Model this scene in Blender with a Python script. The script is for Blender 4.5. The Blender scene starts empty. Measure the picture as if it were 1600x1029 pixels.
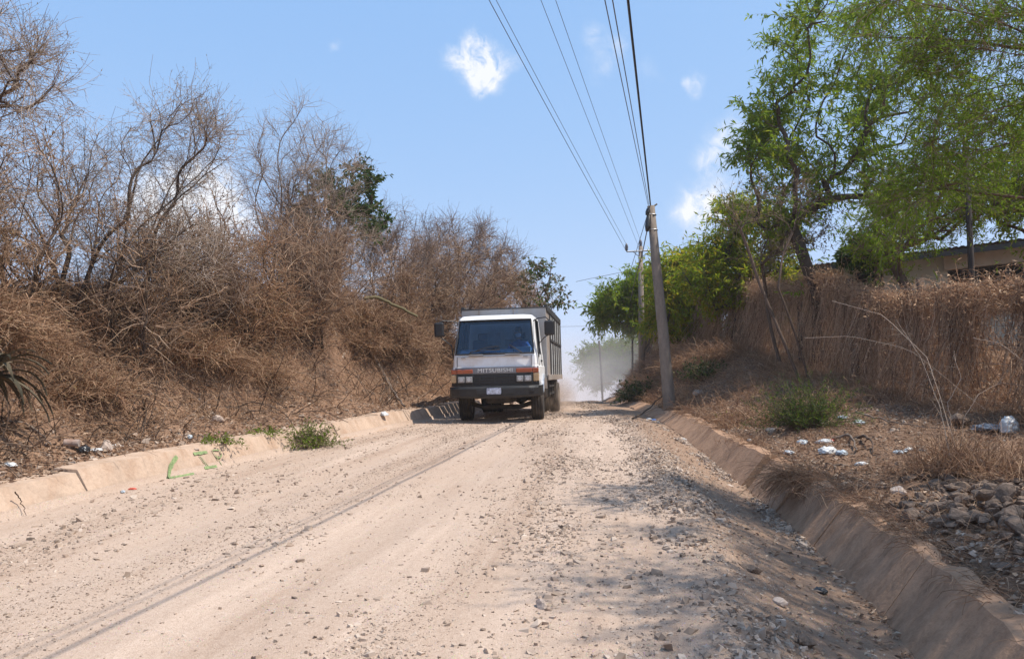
import bpy, bmesh, math, random
import numpy as np
from mathutils import Matrix, Vector
rng = np.random.default_rng(7)
random.seed(7)
scene = bpy.context.scene
col = scene.collection

# ------------------------------------------------------------------ camera mapping
FPX = 1200.0
PITCH = math.atan(136.0 / FPX)
CAMZ = 1.6

def ray(px, py):
    x = (px - 800) / FPX
    y = (514.5 - py) / FPX
    return np.array([x, math.cos(PITCH) - y * math.sin(PITCH), math.sin(PITCH) + y * math.cos(PITCH)])

def at(px, py, Y):
    d = ray(px, py)
    t = Y / d[1]
    return np.array([d[0] * t, Y, CAMZ + d[2] * t])

# ------------------------------------------------------------------ numpy noise
_lat = np.random.default_rng(99).random((256, 256))

def vnoise(x, y, s=0):
    x = np.asarray(x, float) + s * 17.3
    y = np.asarray(y, float) + s * 41.7
    xi = np.floor(x).astype(int); yi = np.floor(y).astype(int)
    fx = x - xi; fy = y - yi
    fx = fx * fx * (3 - 2 * fx); fy = fy * fy * (3 - 2 * fy)
    a = _lat[xi & 255, yi & 255]; b = _lat[(xi + 1) & 255, yi & 255]
    c = _lat[xi & 255, (yi + 1) & 255]; d = _lat[(xi + 1) & 255, (yi + 1) & 255]
    return (a * (1 - fx) + b * fx) * (1 - fy) + (c * (1 - fx) + d * fx) * fy

def fbm(x, y, s=0, o=4):
    v = 0; a = .5; t = 0
    for i in range(o):
        v = v + a * (vnoise(x, y, s + i * 3) - .5); t += a
        x = np.asarray(x) * 2.07; y = np.asarray(y) * 2.07; a *= .5
    return v / t * 2

def herm(nodes):
    xs = np.array([n[0] for n in nodes], float); ys = np.array([n[1] for n in nodes], float)
    if len(nodes[0]) > 2:
        m = np.array([n[2] for n in nodes], float)
    else:
        sl = np.diff(ys) / np.diff(xs)
        m = np.concatenate([[sl[0]], (sl[1:] + sl[:-1]) / 2, [sl[-1]]])
    def f(x):
        x = np.asarray(x, float)
        xc = np.clip(x, xs[0], xs[-1])
        i = np.clip(np.searchsorted(xs, xc) - 1, 0, len(xs) - 2)
        h = xs[i + 1] - xs[i]; t = (xc - xs[i]) / h
        r = (2 * t**3 - 3 * t * t + 1) * ys[i] + (t**3 - 2 * t * t + t) * h * m[i] + (-2 * t**3 + 3 * t * t) * ys[i + 1] + (t**3 - t * t) * h * m[i + 1]
        return r + (x - xc) * np.where(x < xs[0], m[0], m[-1])
    return f

def sstep(a, b, x):
    t = np.clip((np.asarray(x, float) - a) / (b - a), 0, 1)
    return t * t * (3 - 2 * t)

WALLW = .36
# ------------------------------------------------------------------ terrain functions
_zr = herm([(-30, -2.6, .0875), (0, 0, .0875), (12, 1.05, .085), (19, 1.55, .052), (38, 2.30, .02), (60, 2.2, -.03), (110, -1.2, -.07), (200, -6, -.03)])
XL = herm([(-30, -11.8), (0, -6.1), (7.24, -4.72), (8.46, -4.47), (10.1, -4.1), (13.4, -3.32), (17.5, -2.42), (20.84, -1.73), (30, -.05), (40, 1.6), (60, 3.2), (110, 3.0), (200, -4)])
XR = herm([(-30, -5), (0, 1.75), (4.2, 2.66), (5.48, 2.93), (6.88, 3.15), (8.46, 3.34), (10.5, 3.5), (13.66, 3.67), (16.36, 3.79), (25, 4.15), (38, 4.85), (60, 8.2), (110, 8.6), (200, 2)])
HL = herm([(-30, 1.6), (0, 1.7), (10, 1.85), (19, 2.65), (30, 2.6), (45, 2.2), (80, 1.5), (200, 1.0)])
AR = herm([(-30, .3), (5, .3), (11.7, .42), (19, .95), (24, 1.75), (30, 1.95), (45, 1.6), (80, 1.0), (200, .8)])
WR = herm([(-30, 4), (11.7, 4.1), (19, 3.8), (24, 2.9), (30, 2.0), (45, 2.0), (200, 3)])

def zr(X, Y):
    return _zr(Y) + .022 * sstep(8, 18, Y) * (np.clip(X, -4, 6))

def ddepth(Y):
    return .27 * (1 - sstep(8, 24, Y)) + .04


def ground(X, Y, rough=True):
    X = np.asarray(X, float); Y = np.asarray(Y, float)
    xl = XL(Y); xr = XR(Y)
    v = xl - X; w = X - xr
    base = zr(np.clip(X, xl, xr), Y)
    # road + ditch
    wid = 1.15 - .55 * sstep(8, 22, Y)
    dt = (X - (xr - wid - WALLW)) / wid
    road = -ddepth(Y) * sstep(0, 1.0, dt) + .05 * np.exp(-((dt + .05) / .22) ** 2) * (1 - sstep(10, 22, Y))
    if rough:
        road = road + .02 * fbm(X * .8, Y * .35, 1) + .008 * fbm(X * 4, Y * 2.5, 2)
        road = road + .022 * np.exp(-((v + 2.3) / .35) ** 2) * 0 - .025 * np.exp(-((v + 1.9) / .3) ** 2) - .025 * np.exp(-((v + 3.6) / .3) ** 2)
    # left bank
    hl = HL(Y)
    edge = 0
    if rough:
        edge = .25 * fbm(X * .6, Y * .6, 5)
    vv = v + edge * sstep(.5, 1.2, v)
    left = .27 + .16 * sstep(.35, 1.1, vv) + (hl - .43) * sstep(1.05, 2.75, vv) + .05 * np.clip(v - 3, 0, 40)
    left = np.where(v < .42, .27 * np.clip(v / .1, 0, 1), left)
    if rough:
        left = left + sstep(.45, 1.3, v) * (.34 * fbm(X * .9, Y * .9, 8) + .17 * fbm(X * 3.1, Y * 3.1, 9)) + .03 * fbm(X * 7, Y * 7, 11) * sstep(.4, .6, v)
    # right bank
    right = .075 + .06 * sstep(.1, .5, w) + AR(Y) * sstep(.1, WR(Y), w) + .03 * np.clip(w - 5, 0, 60)
    if rough:
        right = right + sstep(.15, 1.0, w) * (.12 * fbm(X * .8, Y * .8, 14) + .07 * fbm(X * 2.7, Y * 2.7, 15)) + .025 * fbm(X * 7, Y * 7, 16) * sstep(.15, .4, w)
    return base + np.where(v > 0, left, np.where(w > 0, right, road))

def hit(px, py):
    d = ray(px, py)
    for Y in np.arange(2.5, 90, .03):
        X = d[0] / d[1] * Y; z = CAMZ + d[2] / d[1] * Y
        if z < ground(X, Y):
            return np.array([X, Y, float(ground(X, Y))])
    return np.array([X, Y, z])

# ------------------------------------------------------------------ object helpers
def tag(o, label=None, cat=None, group=None, kind=None):
    if label: o['label'] = label
    if cat: o['category'] = cat
    if group: o['group'] = group
    if kind: o['kind'] = kind
    return o

def link(name, me, mats, parent=None):
    o = bpy.data.objects.new(name, me)
    col.objects.link(o)
    if not isinstance(mats, (list, tuple)): mats = [mats]
    if me is not None and len(me.materials) == 0:
        for m in mats: me.materials.append(m)
    if parent is not None: o.parent = parent
    return o

def thing(name, label, cat, loc=(0, 0, 0), rotz=0, group=None):
    o = bpy.data.objects.new(name, None)
    o.empty_display_size = .2
    col.objects.link(o)
    o.location = loc; o.rotation_euler = (0, 0, rotz)
    return tag(o, label, cat, group)

class NM:
    """numpy mesh accumulator"""
    def __init__(self):
        self.v = []; self.q = []; self.t = []; self.n = 0; self.qm = []; self.tm = []
    def add(self, v, quads=None, tris=None, mat=0):
        v = np.asarray(v, np.float32).reshape(-1, 3)
        if quads is not None and len(quads):
            q = np.asarray(quads, np.int64).reshape(-1, 4) + self.n
            self.q.append(q); self.qm.append(np.full(len(q), mat, np.int32))
        if tris is not None and len(tris):
            t = np.asarray(tris, np.int64).reshape(-1, 3) + self.n
            self.t.append(t); self.tm.append(np.full(len(t), mat, np.int32))
        self.v.append(v); self.n += len(v)
    def mesh(self, name, smooth=False):
        me = bpy.data.meshes.new(name)
        v = np.concatenate(self.v) if self.v else np.zeros((0, 3), np.float32)
        q = np.concatenate(self.q) if self.q else np.zeros((0, 4), np.int64)
        t = np.concatenate(self.t) if self.t else np.zeros((0, 3), np.int64)
        me.vertices.add(len(v)); me.vertices.foreach_set('co', v.astype(np.float32).ravel())
        nl = len(q) * 4 + len(t) * 3
        me.loops.add(nl)
        me.loops.foreach_set('vertex_index', np.concatenate([q.ravel(), t.ravel()]).astype(np.int32))
        me.polygons.add(len(q) + len(t))
        ls = np.concatenate([np.arange(len(q)) * 4, len(q) * 4 + np.arange(len(t)) * 3]).astype(np.int32)
        me.polygons.foreach_set('loop_start', ls)
        mi = np.concatenate(self.qm + self.tm) if (self.qm or self.tm) else np.zeros(0, np.int32)
        me.polygons.foreach_set('material_index', mi.astype(np.int32))
        me.polygons.foreach_set('use_smooth', np.full(len(q) + len(t), smooth, bool))
        me.update(calc_edges=True)
        return me
    def build(self, name, mats, parent=None, smooth=False):
        return link(name, self.mesh(name, smooth), mats, parent)

def unit(a):
    return a / (np.linalg.norm(a, axis=-1, keepdims=True) + 1e-9)

def tubes(nm, P, R, k=3, mat=0):
    """P (n,s,3), R (n,s): k-sided tubes"""
    P = np.asarray(P, float); R = np.asarray(R, float)
    n, s = P.shape[:2]
    if n == 0: return
    T = np.empty_like(P)
    T[:, 1:-1] = P[:, 2:] - P[:, :-2]; T[:, 0] = P[:, 1] - P[:, 0]; T[:, -1] = P[:, -1] - P[:, -2]
    T = unit(T)
    ref = np.where(np.abs(T[:, :1, 2:3]) > .8, np.array([1., 0, 0]), np.array([0., 0, 1]))
    ref = np.broadcast_to(ref, T.shape)
    U = unit(np.cross(T, ref)); W = np.cross(T, U)
    a = np.arange(k) * 2 * math.pi / k
    V = P[:, :, None] + R[:, :, None, None] * (np.cos(a)[None, None, :, None] * U[:, :, None] + np.sin(a)[None, None, :, None] * W[:, :, None])
    idx = np.arange(n * s * k).reshape(n, s, k)
    i0 = idx[:, :-1]; i1 = idx[:, 1:]
    Q = np.stack([i0, np.roll(i0, -1, 2), np.roll(i1, -1, 2), i1], -1).reshape(-1, 4)
    nm.add(V.reshape(-1, 3), Q, mat=mat)

def grow(P0, D, L, s, wander=.3, up=0., r=rng):
    """random-walk paths (n,s,3)"""
    n = len(P0)
    P = np.empty((n, s, 3)); P[:, 0] = P0
    d = unit(np.asarray(D, float)); L = np.broadcast_to(np.asarray(L, float), (n,))
    up = np.broadcast_to(np.asarray(up, float), (n,))
    for i in range(1, s):
        P[:, i] = P[:, i - 1] + d * (L / (s - 1))[:, None]
        d = unit(d + wander * r.normal(size=(n, 3)) + np.stack([0 * up, 0 * up, up], 1))
    return P

def resample(pts, s):
    pts = np.asarray(pts, float)
    d = np.concatenate([[0], np.cumsum(np.linalg.norm(np.diff(pts, axis=0), axis=1))])
    t = np.linspace(0, d[-1], s)
    return np.stack([np.interp(t, d, pts[:, i]) for i in range(3)], 1)

def leaves(nm, P, D, L, W, mat=0, fold=.25, r=rng):
    """diamond leaves: base P (n,3), direction D, length, width; each leaf two triangles folded along the midrib"""
    n = len(P)
    if n == 0: return
    D = unit(D); up = unit(r.normal(size=(n, 3)) * .7 + np.array([0, 0, .9]))
    S = unit(np.cross(D, up)); N = np.cross(S, D)
    L = np.broadcast_to(np.asarray(L, float), (n,))[:, None]; W = np.broadcast_to(np.asarray(W, float), (n,))[:, None]
    a = P; b = P + D * L
    m = P + D * L * .45
    l = m + S * W * .5 + N * W * fold; q = m - S * W * .5 + N * W * fold
    V = np.stack([a, l, b, q], 1).reshape(-1, 3)
    i = np.arange(n)[:, None] * 4
    nm.add(V, None, np.concatenate([i + np.array([[0, 2, 1]]), i + np.array([[0, 3, 2]])]), mat=mat)

_t = (1 + 5 ** .5) / 2
ICO_V = unit(np.array([(-1, _t, 0), (1, _t, 0), (-1, -_t, 0), (1, -_t, 0), (0, -1, _t), (0, 1, _t), (0, -1, -_t), (0, 1, -_t), (_t, 0, -1), (_t, 0, 1), (-_t, 0, -1), (-_t, 0, 1)], float))
ICO_F = np.array([(0, 11, 5), (0, 5, 1), (0, 1, 7), (0, 7, 10), (0, 10, 11), (1, 5, 9), (5, 11, 4), (11, 10, 2), (10, 7, 6), (7, 1, 8), (3, 9, 4), (3, 4, 2), (3, 2, 6), (3, 6, 8), (3, 8, 9), (4, 9, 5), (2, 4, 11), (6, 2, 10), (8, 6, 7), (9, 8, 1)])

CUBE_V = np.array([(-.75, -.75, -.75), (.75, -.75, -.75), (.75, .75, -.75), (-.75, .75, -.75), (-.55, -.55, .6), (.55, -.55, .6), (.55, .55, .6), (-.55, .55, .6)])
CUBE_F = np.array([(0, 2, 1), (0, 3, 2), (4, 5, 6), (4, 6, 7), (0, 1, 5), (0, 5, 4), (1, 2, 6), (1, 6, 5), (2, 3, 7), (2, 7, 6), (3, 0, 4), (3, 4, 7)])

def stones(nm, P, S, flat=.6, jit=.42, mat=0, r=rng):
    """angular stones; P (n,3) centres, S (n,) radius"""
    n = len(P)
    V = np.broadcast_to(CUBE_V, (n, 8, 3)) + r.uniform(-jit, jit, size=(n, 8, 3))
    sc = np.stack([r.uniform(.7, 1.35, n), r.uniform(.6, 1.1, n), r.uniform(flat * .6, flat * 1.3, n)], 1)
    V = V * sc[:, None] * S[:, None, None]
    a = r.uniform(0, 6.283, n); c, s = np.cos(a)[:, None], np.sin(a)[:, None]
    tl = r.normal(size=n)[:, None] * .3
    z = V[..., 2] + V[..., 0] * tl
    X = V[..., 0] * c - V[..., 1] * s; Y = V[..., 0] * s + V[..., 1] * c
    V = np.stack([X, Y, z], -1) + P[:, None]
    F = CUBE_F[None] + np.arange(n)[:, None, None] * 8
    nm.add(V.reshape(-1, 3), None, F.reshape(-1, 3), mat=mat)

def ico_rock(seed, sub=2, flat=.65):
    bm = bmesh.new()
    bmesh.ops.create_icosphere(bm, subdivisions=sub, radius=1)
    r = np.random.default_rng(seed)
    ax = r.normal(size=(9, 3)); ax /= np.linalg.norm(ax, axis=1)[:, None]
    cut = r.uniform(.42, .75, 9)
    sc = r.uniform(.75, 1.25, 3); sc[2] *= flat
    for v in bm.verts:
        p = np.array(v.co)
        for a, c in zip(ax, cut):
            d = p @ a
            if d > c: p = p - a * (d - c) * .95
        p = p * (1 + .04 * r.normal())
        v.co = Vector(p * sc)
    me = bpy.data.meshes.new('rock'); bm.to_mesh(me); bm.free()
    return me

class BM:
    def __init__(self): self.b = bmesh.new()
    def box(self, x0, x1, y0, y1, z0, z1, bev=0., seg=2, rot=None):
        r = bmesh.ops.create_cube(self.b, size=1)
        vs = r['verts']
        for v in vs:
            v.co = Vector(((x0 + x1) / 2 + v.co.x * (x1 - x0), (y0 + y1) / 2 + v.co.y * (y1 - y0), (z0 + z1) / 2 + v.co.z * (z1 - z0)))
        if bev > 0:
            es = list({e for v in vs for e in v.link_edges})
            bmesh.ops.bevel(self.b, geom=es, offset=bev, segments=seg, profile=.5, affect='EDGES')
        return self
    def tube(self, pts, r, k=8, closed=False):
        pts = [Vector(p) for p in pts]; n = len(pts); rings = []
        for i, p in enumerate(pts):
            if closed: t = pts[(i + 1) % n] - pts[i - 1]
            else: t = pts[min(i + 1, n - 1)] - pts[max(i - 1, 0)]
            t.normalize()
            ref = Vector((0, 0, 1)) if abs(t.z) < .85 else Vector((1, 0, 0))
            u = t.cross(ref).normalized(); w = t.cross(u)
            rr = r[i] if isinstance(r, (list, tuple)) else r
            rings.append([self.b.verts.new(p + rr * (math.cos(a) * u + math.sin(a) * w)) for a in [j * 2 * math.pi / k for j in range(k)]])
        m = n if closed else n - 1
        for i in range(m):
            A, B = rings[i], rings[(i + 1) % n]
            for j in range(k):
                self.b.faces.new((A[j], A[(j + 1) % k], B[(j + 1) % k], B[j]))
        if not closed:
            self.b.faces.new(rings[0][::-1]); self.b.faces.new(rings[-1])
        return self
    def prism(self, poly, axis, a, b):
        """extrude polygon (list of 2d) along axis from a to b"""
        def mk(p, h):
            if axis == 'x': return (h, p[0], p[1])
            if axis == 'y': return (p[0], h, p[1])
            return (p[0], p[1], h)
        A = [self.b.verts.new(mk(p, a)) for p in poly]; B = [self.b.verts.new(mk(p, b)) for p in poly]
        n = len(poly)
        for i in range(n): self.b.faces.new((A[i], A[(i + 1) % n], B[(i + 1) % n], B[i]))
        self.b.faces.new(A[::-1]); self.b.faces.new(B)
        return self
    def lathe(self, prof, axis='x', c=(0, 0, 0), seg=32):
        """prof list of (axial, radius), closed loop not needed"""
        rings = []
        for (h, r) in prof:
            ring = []
            for j in range(seg):
                a = j * 2 * math.pi / seg
                ring.append(self.b.verts.new((c[0] + h, c[1] + r * math.cos(a), c[2] + r * math.sin(a))))
            rings.append(ring)
        for A, B in zip(rings, rings[1:]):
            for j in range(seg): self.b.faces.new((A[j], A[(j + 1) % seg], B[(j + 1) % seg], B[j]))
        self.b.faces.new(rings[0][::-1]); self.b.faces.new(rings[-1])
        return self
    def mesh(self, name, smooth=False):
        bmesh.ops.recalc_face_normals(self.b, faces=self.b.faces)
        me = bpy.data.meshes.new(name); self.b.to_mesh(me); self.b.free()
        if smooth:
            me.polygons.foreach_set('use_smooth', np.ones(len(me.polygons), bool))
        return me
    def build(self, name, mats, parent=None, smooth=False):
        return link(name, self.mesh(name, smooth), mats, parent)

# ------------------------------------------------------------------ materials
def new_mat(name):
    m = bpy.data.materials.new(name); m.use_nodes = True
    nt = m.node_tree
    return m, nt, nt.nodes['Principled BSDF'], nt.nodes['Material Output']

def nd(nt, t, **kw):
    n = nt.nodes.new(t)
    for k, v in kw.items():
        if k.startswith('i_'):
            key = k[2:]
            key = int(key) if key.isdigit() else key.replace('_', ' ')
            n.inputs[key].default_value = v
        else: setattr(n, k, v)
    return n

def ramp(nt, fac, stops):
    r = nd(nt, 'ShaderNodeValToRGB')
    e = r.color_ramp.elements
    while len(e) > 1: e.remove(e[0])
    e[0].position = stops[0][0]; e[0].color = (*stops[0][1], 1)
    for p, c in stops[1:]:
        x = e.new(p); x.color = (*c, 1)
    nt.links.new(fac, r.inputs[0])
    return r.outputs[0]

def mix(nt, f, a, b, mode='MIX'):
    n = nd(nt, 'ShaderNodeMix', data_type='RGBA', blend_type=mode)
    if isinstance(f, (int, float)): n.inputs[0].default_value = f
    else: nt.links.new(f, n.inputs[0])
    for s, v in ((6, a), (7, b)):
        if isinstance(v, (tuple, list)): n.inputs[s].default_value = (*v[:3], 1)
        else: nt.links.new(v, n.inputs[s])
    return n.outputs[2]

def noise(nt, scale, detail=4, rough=.55, vec=None, out='Fac', dist=0):
    n = nd(nt, 'ShaderNodeTexNoise')
    n.inputs['Scale'].default_value = scale; n.inputs['Detail'].default_value = detail
    n.inputs['Roughness'].default_value = rough; n.inputs['Distortion'].default_value = dist
    if vec is not None: nt.links.new(vec, n.inputs['Vector'])
    return n.outputs[out]

def coords(nt, scale=(1, 1, 1), kind='Object'):
    tc = nd(nt, 'ShaderNodeTexCoord')
    mp = nd(nt, 'ShaderNodeMapping'); mp.inputs['Scale'].default_value = scale
    nt.links.new(tc.outputs[kind], mp.inputs[0])
    return mp.outputs[0]

def bump(nt, bs, h, strength=.5, dist=.02):
    b = nd(nt, 'ShaderNodeBump'); b.inputs['Strength'].default_value = strength; b.inputs['Distance'].default_value = dist
    nt.links.new(h, b.inputs['Height']); nt.links.new(b.outputs[0], bs.inputs['Normal'])

def simple(name, c, rough=.6, var=.25, scale=8, metal=0., dust=None, coat=0., bmp=0.):
    """base colour varied by noise; dust = (colour, amount)"""
    m, nt, bs, out = new_mat(name)
    v = coords(nt)
    f = noise(nt, scale, 5, .6, v)
    lo = tuple(x * (1 - var) for x in c); hi = tuple(min(1, x * (1 + var)) for x in c)
    cc = ramp(nt, f, [(.3, lo), (.7, hi)])
    if dust:
        g = noise(nt, scale * .6, 6, .7, v)
        k = ramp(nt, g, [(.5 - dust[1] * .5, (0, 0, 0)), (.85 - dust[1] * .3, (1, 1, 1))])
        cc = mix(nt, k, cc, dust[0])
    nt.links.new(cc, bs.inputs['Base Color'])
    bs.inputs['Roughness'].default_value = rough; bs.inputs['Metallic'].default_value = metal
    bs.inputs['Coat Weight'].default_value = coat
    if bmp: bump(nt, bs, f, bmp, .02)
    return m

def island_mat(name, stops, rough=.8, trans=0., noise_scale=None):
    """colour picked per mesh island (each leaf, stone or strand its own)"""
    m, nt, bs, out = new_mat(name)
    g = nd(nt, 'ShaderNodeNewGeometry')
    n = len(stops)
    cc = ramp(nt, g.outputs['Random Per Island'], [(i / max(1, n - 1), c) for i, c in enumerate(stops)])
    if noise_scale:
        cl = noise(nt, noise_scale, 3, .5, coords(nt))
        k = ramp(nt, cl, [(.35, (.72, .72, .72)), (.65, (1.2, 1.2, 1.2))])
        cc = mix(nt, 1.0, cc, k, 'MULTIPLY')
    nt.links.new(cc, bs.inputs['Base Color'])
    bs.inputs['Roughness'].default_value = rough
    bs.inputs['Specular IOR Level'].default_value = .1
    if trans > 0:
        tr = nd(nt, 'ShaderNodeBsdfTranslucent'); nt.links.new(cc, tr.inputs[0])
        mx = nd(nt, 'ShaderNodeMixShader'); mx.inputs[0].default_value = trans
        nt.links.new(bs.outputs[0], mx.inputs[1]); nt.links.new(tr.outputs[0], mx.inputs[2])
        nt.links.new(mx.outputs[0], out.inputs[0])
    return m

def soil_mat(name, stops, speck, bscale=30, bstr=.6, bd=.03):
    m, nt, bs, out = new_mat(name)
    v = coords(nt)
    a = noise(nt, .9, 6, .62, v); b = noise(nt, 9, 6, .7, v); c = noise(nt, 70, 3, .6, v)
    base = ramp(nt, a, stops)
    base = mix(nt, .55, base, ramp(nt, b, [(.3, tuple(x * .55 for x in stops[0][1])), (.52, stops[len(stops) // 2][1]), (.75, speck)]))
    base = mix(nt, .35, base, ramp(nt, c, [(.3, tuple(x * .5 for x in stops[0][1])), (.7, speck)]))
    nt.links.new(base, bs.inputs['Base Color'])
    bs.inputs['Roughness'].default_value = .95; bs.inputs['Specular IOR Level'].default_value = .1
    ad = nd(nt, 'ShaderNodeMath', operation='ADD'); nt.links.new(b, ad.inputs[0]); nt.links.new(c, ad.inputs[1])
    bump(nt, bs, ad.outputs[0], bstr, bd)
    return m

def road_mat():
    m, nt, bs, out = new_mat('road_gravel')
    v = coords(nt); vs = coords(nt, (1.6, .22, 1))
    la = nd(nt, 'ShaderNodeAttribute', attribute_name='lat'); sx = nd(nt, 'ShaderNodeSeparateXYZ'); nt.links.new(v, sx.inputs[0])
    ym = nd(nt, 'ShaderNodeMath', operation='MULTIPLY'); nt.links.new(sx.outputs[1], ym.inputs[0]); ym.inputs[1].default_value = .07
    cx = nd(nt, 'ShaderNodeCombineXYZ'); nt.links.new(la.outputs['Fac'], cx.inputs[0]); nt.links.new(ym.outputs[0], cx.inputs[1])
    streak = noise(nt, 1.7, 6, .68, cx.outputs[0]); big = noise(nt, .5, 4, .55, v)
    mid = noise(nt, 7, 6, .7, v); fine = noise(nt, 120, 3, .65, v)
    base = ramp(nt, streak, [(.34, (.33, .225, .16)), (.5, (.45, .325, .245)), (.64, (.54, .415, .325))])
    base = mix(nt, .4, base, ramp(nt, big, [(.35, (.38, .255, .18)), (.65, (.49, .37, .29))]))
    base = mix(nt, .3, base, ramp(nt, mid, [(.3, (.36, .26, .2)), (.5, (.5, .38, .3)), (.72, (.58, .47, .39))]))
    grit = noise(nt, 32, 5, .75, v); base = mix(nt, .45, base, ramp(nt, grit, [(.3, (.22, .155, .115)), (.47, (.44, .325, .25)), (.7, (.62, .50, .41))]))
    base = mix(nt, .4, base, ramp(nt, fine, [(.3, (.19, .14, .11)), (.48, (.455, .345, .27)), (.7, (.62, .51, .42))]))
    base = mix(nt, 1.0, base, ramp(nt, streak, [(.34, (.84, .79, .75)), (.46, (.97, .95, .93)), (.54, (1.0, .99, .98)), (.66, (1.12, 1.11, 1.10))]), 'MULTIPLY')
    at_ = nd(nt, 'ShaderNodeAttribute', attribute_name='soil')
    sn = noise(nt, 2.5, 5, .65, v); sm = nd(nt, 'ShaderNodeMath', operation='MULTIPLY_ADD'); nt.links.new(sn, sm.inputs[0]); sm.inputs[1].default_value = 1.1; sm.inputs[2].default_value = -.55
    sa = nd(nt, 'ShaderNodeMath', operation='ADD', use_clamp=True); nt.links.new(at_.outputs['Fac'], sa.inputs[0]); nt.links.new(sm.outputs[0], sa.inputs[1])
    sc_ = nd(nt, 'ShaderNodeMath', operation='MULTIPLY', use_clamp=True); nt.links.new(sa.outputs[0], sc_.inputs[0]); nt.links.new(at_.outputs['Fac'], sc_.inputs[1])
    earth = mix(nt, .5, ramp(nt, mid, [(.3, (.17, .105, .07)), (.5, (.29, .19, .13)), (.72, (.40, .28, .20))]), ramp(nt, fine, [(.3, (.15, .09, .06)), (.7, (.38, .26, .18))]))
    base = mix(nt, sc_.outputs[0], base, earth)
    vor = nd(nt, 'ShaderNodeTexVoronoi'); vor.inputs['Scale'].default_value = 55; nt.links.new(v, vor.inputs['Vector'])
    k = ramp(nt, vor.outputs['Distance'], [(.12, (1, 1, 1)), (.3, (0, 0, 0))])
    sel = ramp(nt, noise(nt, 3, 4, .6, v), [(.48, (0, 0, 0)), (.62, (1, 1, 1))])
    km = mix(nt, 1.0, k, sel, 'MULTIPLY')
    peb = mix(nt, .75, (.46, .38, .32), vor.outputs['Color'], 'SOFT_LIGHT')
    base = mix(nt, km, base, peb)
    nt.links.new(base, bs.inputs['Base Color'])
    bs.inputs['Roughness'].default_value = .96; bs.inputs['Specular IOR Level'].default_value = .1
    ad = nd(nt, 'ShaderNodeMath', operation='ADD'); nt.links.new(mid, ad.inputs[0]); nt.links.new(fine, ad.inputs[1])
    a2 = nd(nt, 'ShaderNodeMath', operation='ADD'); nt.links.new(ad.outputs[0], a2.inputs[0])
    rgb = nd(nt, 'ShaderNodeRGBToBW'); nt.links.new(km, rgb.inputs[0]); nt.links.new(rgb.outputs[0], a2.inputs[1])
    bump(nt, bs, a2.outputs[0], .55, .022)
    return m

def concrete_mat(name, c, dirt):
    m, nt, bs, out = new_mat(name)
    v = coords(nt)
    a = noise(nt, 2.2, 6, .65, v); b = noise(nt, 25, 5, .7, v); s = noise(nt, 5, 4, .6, coords(nt, (1, 1, .15)))
    base = ramp(nt, a, [(.3, tuple(x * .72 for x in c)), (.55, c), (.75, tuple(min(1, x * 1.15) for x in c))])
    base = mix(nt, ramp(nt, s, [(.45, (0, 0, 0)), (.7, (.75, .75, .75))]), base, dirt)
    base = mix(nt, .3, base, ramp(nt, b, [(.35, tuple(x * .55 for x in c)), (.6, c)]))
    nt.links.new(base, bs.inputs['Base Color']); bs.inputs['Roughness'].default_value = .92
    bs.inputs['Specular IOR Level'].default_value = .15
    ad = nd(nt, 'ShaderNodeMath', operation='ADD'); nt.links.new(b, ad.inputs[0]); nt.links.new(a, ad.inputs[1])
    bump(nt, bs, ad.outputs[0], .5, .02)
    return m

def bark_mat(name, c, sc=14):
    m, nt, bs, out = new_mat(name)
    v = coords(nt, (1, 1, .3))
    a = noise(nt, sc, 6, .7, v); b = noise(nt, 2, 3, .5, v)
    base = mix(nt, .5, ramp(nt, a, [(.3, tuple(x * .4 for x in c)), (.7, tuple(x * 1.3 for x in c))]), ramp(nt, b, [(.3, tuple(x * .7 for x in c)), (.7, c)]))
    nt.links.new(base, bs.inputs['Base Color']); bs.inputs['Roughness'].default_value = .95; bs.inputs['Specular IOR Level'].default_value = .1
    bump(nt, bs, a, .8, .02)
    return m

M = {}
M['road'] = road_mat()
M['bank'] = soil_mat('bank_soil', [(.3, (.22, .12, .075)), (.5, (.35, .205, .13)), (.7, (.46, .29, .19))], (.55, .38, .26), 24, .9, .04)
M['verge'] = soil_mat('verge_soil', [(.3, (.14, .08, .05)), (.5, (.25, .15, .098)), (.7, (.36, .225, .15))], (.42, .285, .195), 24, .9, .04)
M['far'] = soil_mat('far_soil', [(.3, (.2, .15, .09)), (.7, (.3, .22, .14))], (.3, .25, .15))
M['kerb'] = concrete_mat('dusty_concrete', (.50, .365, .27), (.33, .20, .125))
M['drain'] = concrete_mat('stained_concrete', (.40, .245, .155), (.17, .095, .057))
M['stone'] = island_mat('gravel_stone', [(.20, .15, .115), (.31, .235, .18), (.41, .315, .245), (.47, .37, .295), (.26, .185, .135), (.51, .41, .33), (.36, .275, .215), (.15, .115, .09)], .9)
M['rock'] = simple('dark_rock', (.125, .085, .06), .95, .5, 4, bmp=.6, dust=((.26, .18, .13), .25))
M['rockl'] = simple('pale_rock', (.42, .33, .27), .9, .3, 4, bmp=.5)
M['bark'] = bark_mat('bark_brown', (.15, .105, .08))
M['barkg'] = bark_mat('bark_grey', (.21, .165, .135))
M['barkd'] = bark_mat('bark_dark', (.09, .065, .05))
M['twig'] = island_mat('dry_twig', [(.20, .14, .105), (.27, .19, .145), (.15, .105, .08)], .9)
M['twigp'] = island_mat('pale_twig', [(.30, .235, .19), (.38, .30, .24), (.24, .18, .14)], .9)
M['straw'] = island_mat('dry_straw', [(.22, .125, .075), (.42, .255, .16), (.56, .37, .24), (.33, .19, .115), (.64, .45, .30), (.16, .10, .06), (.50, .30, .185)], .85, .33)
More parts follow.
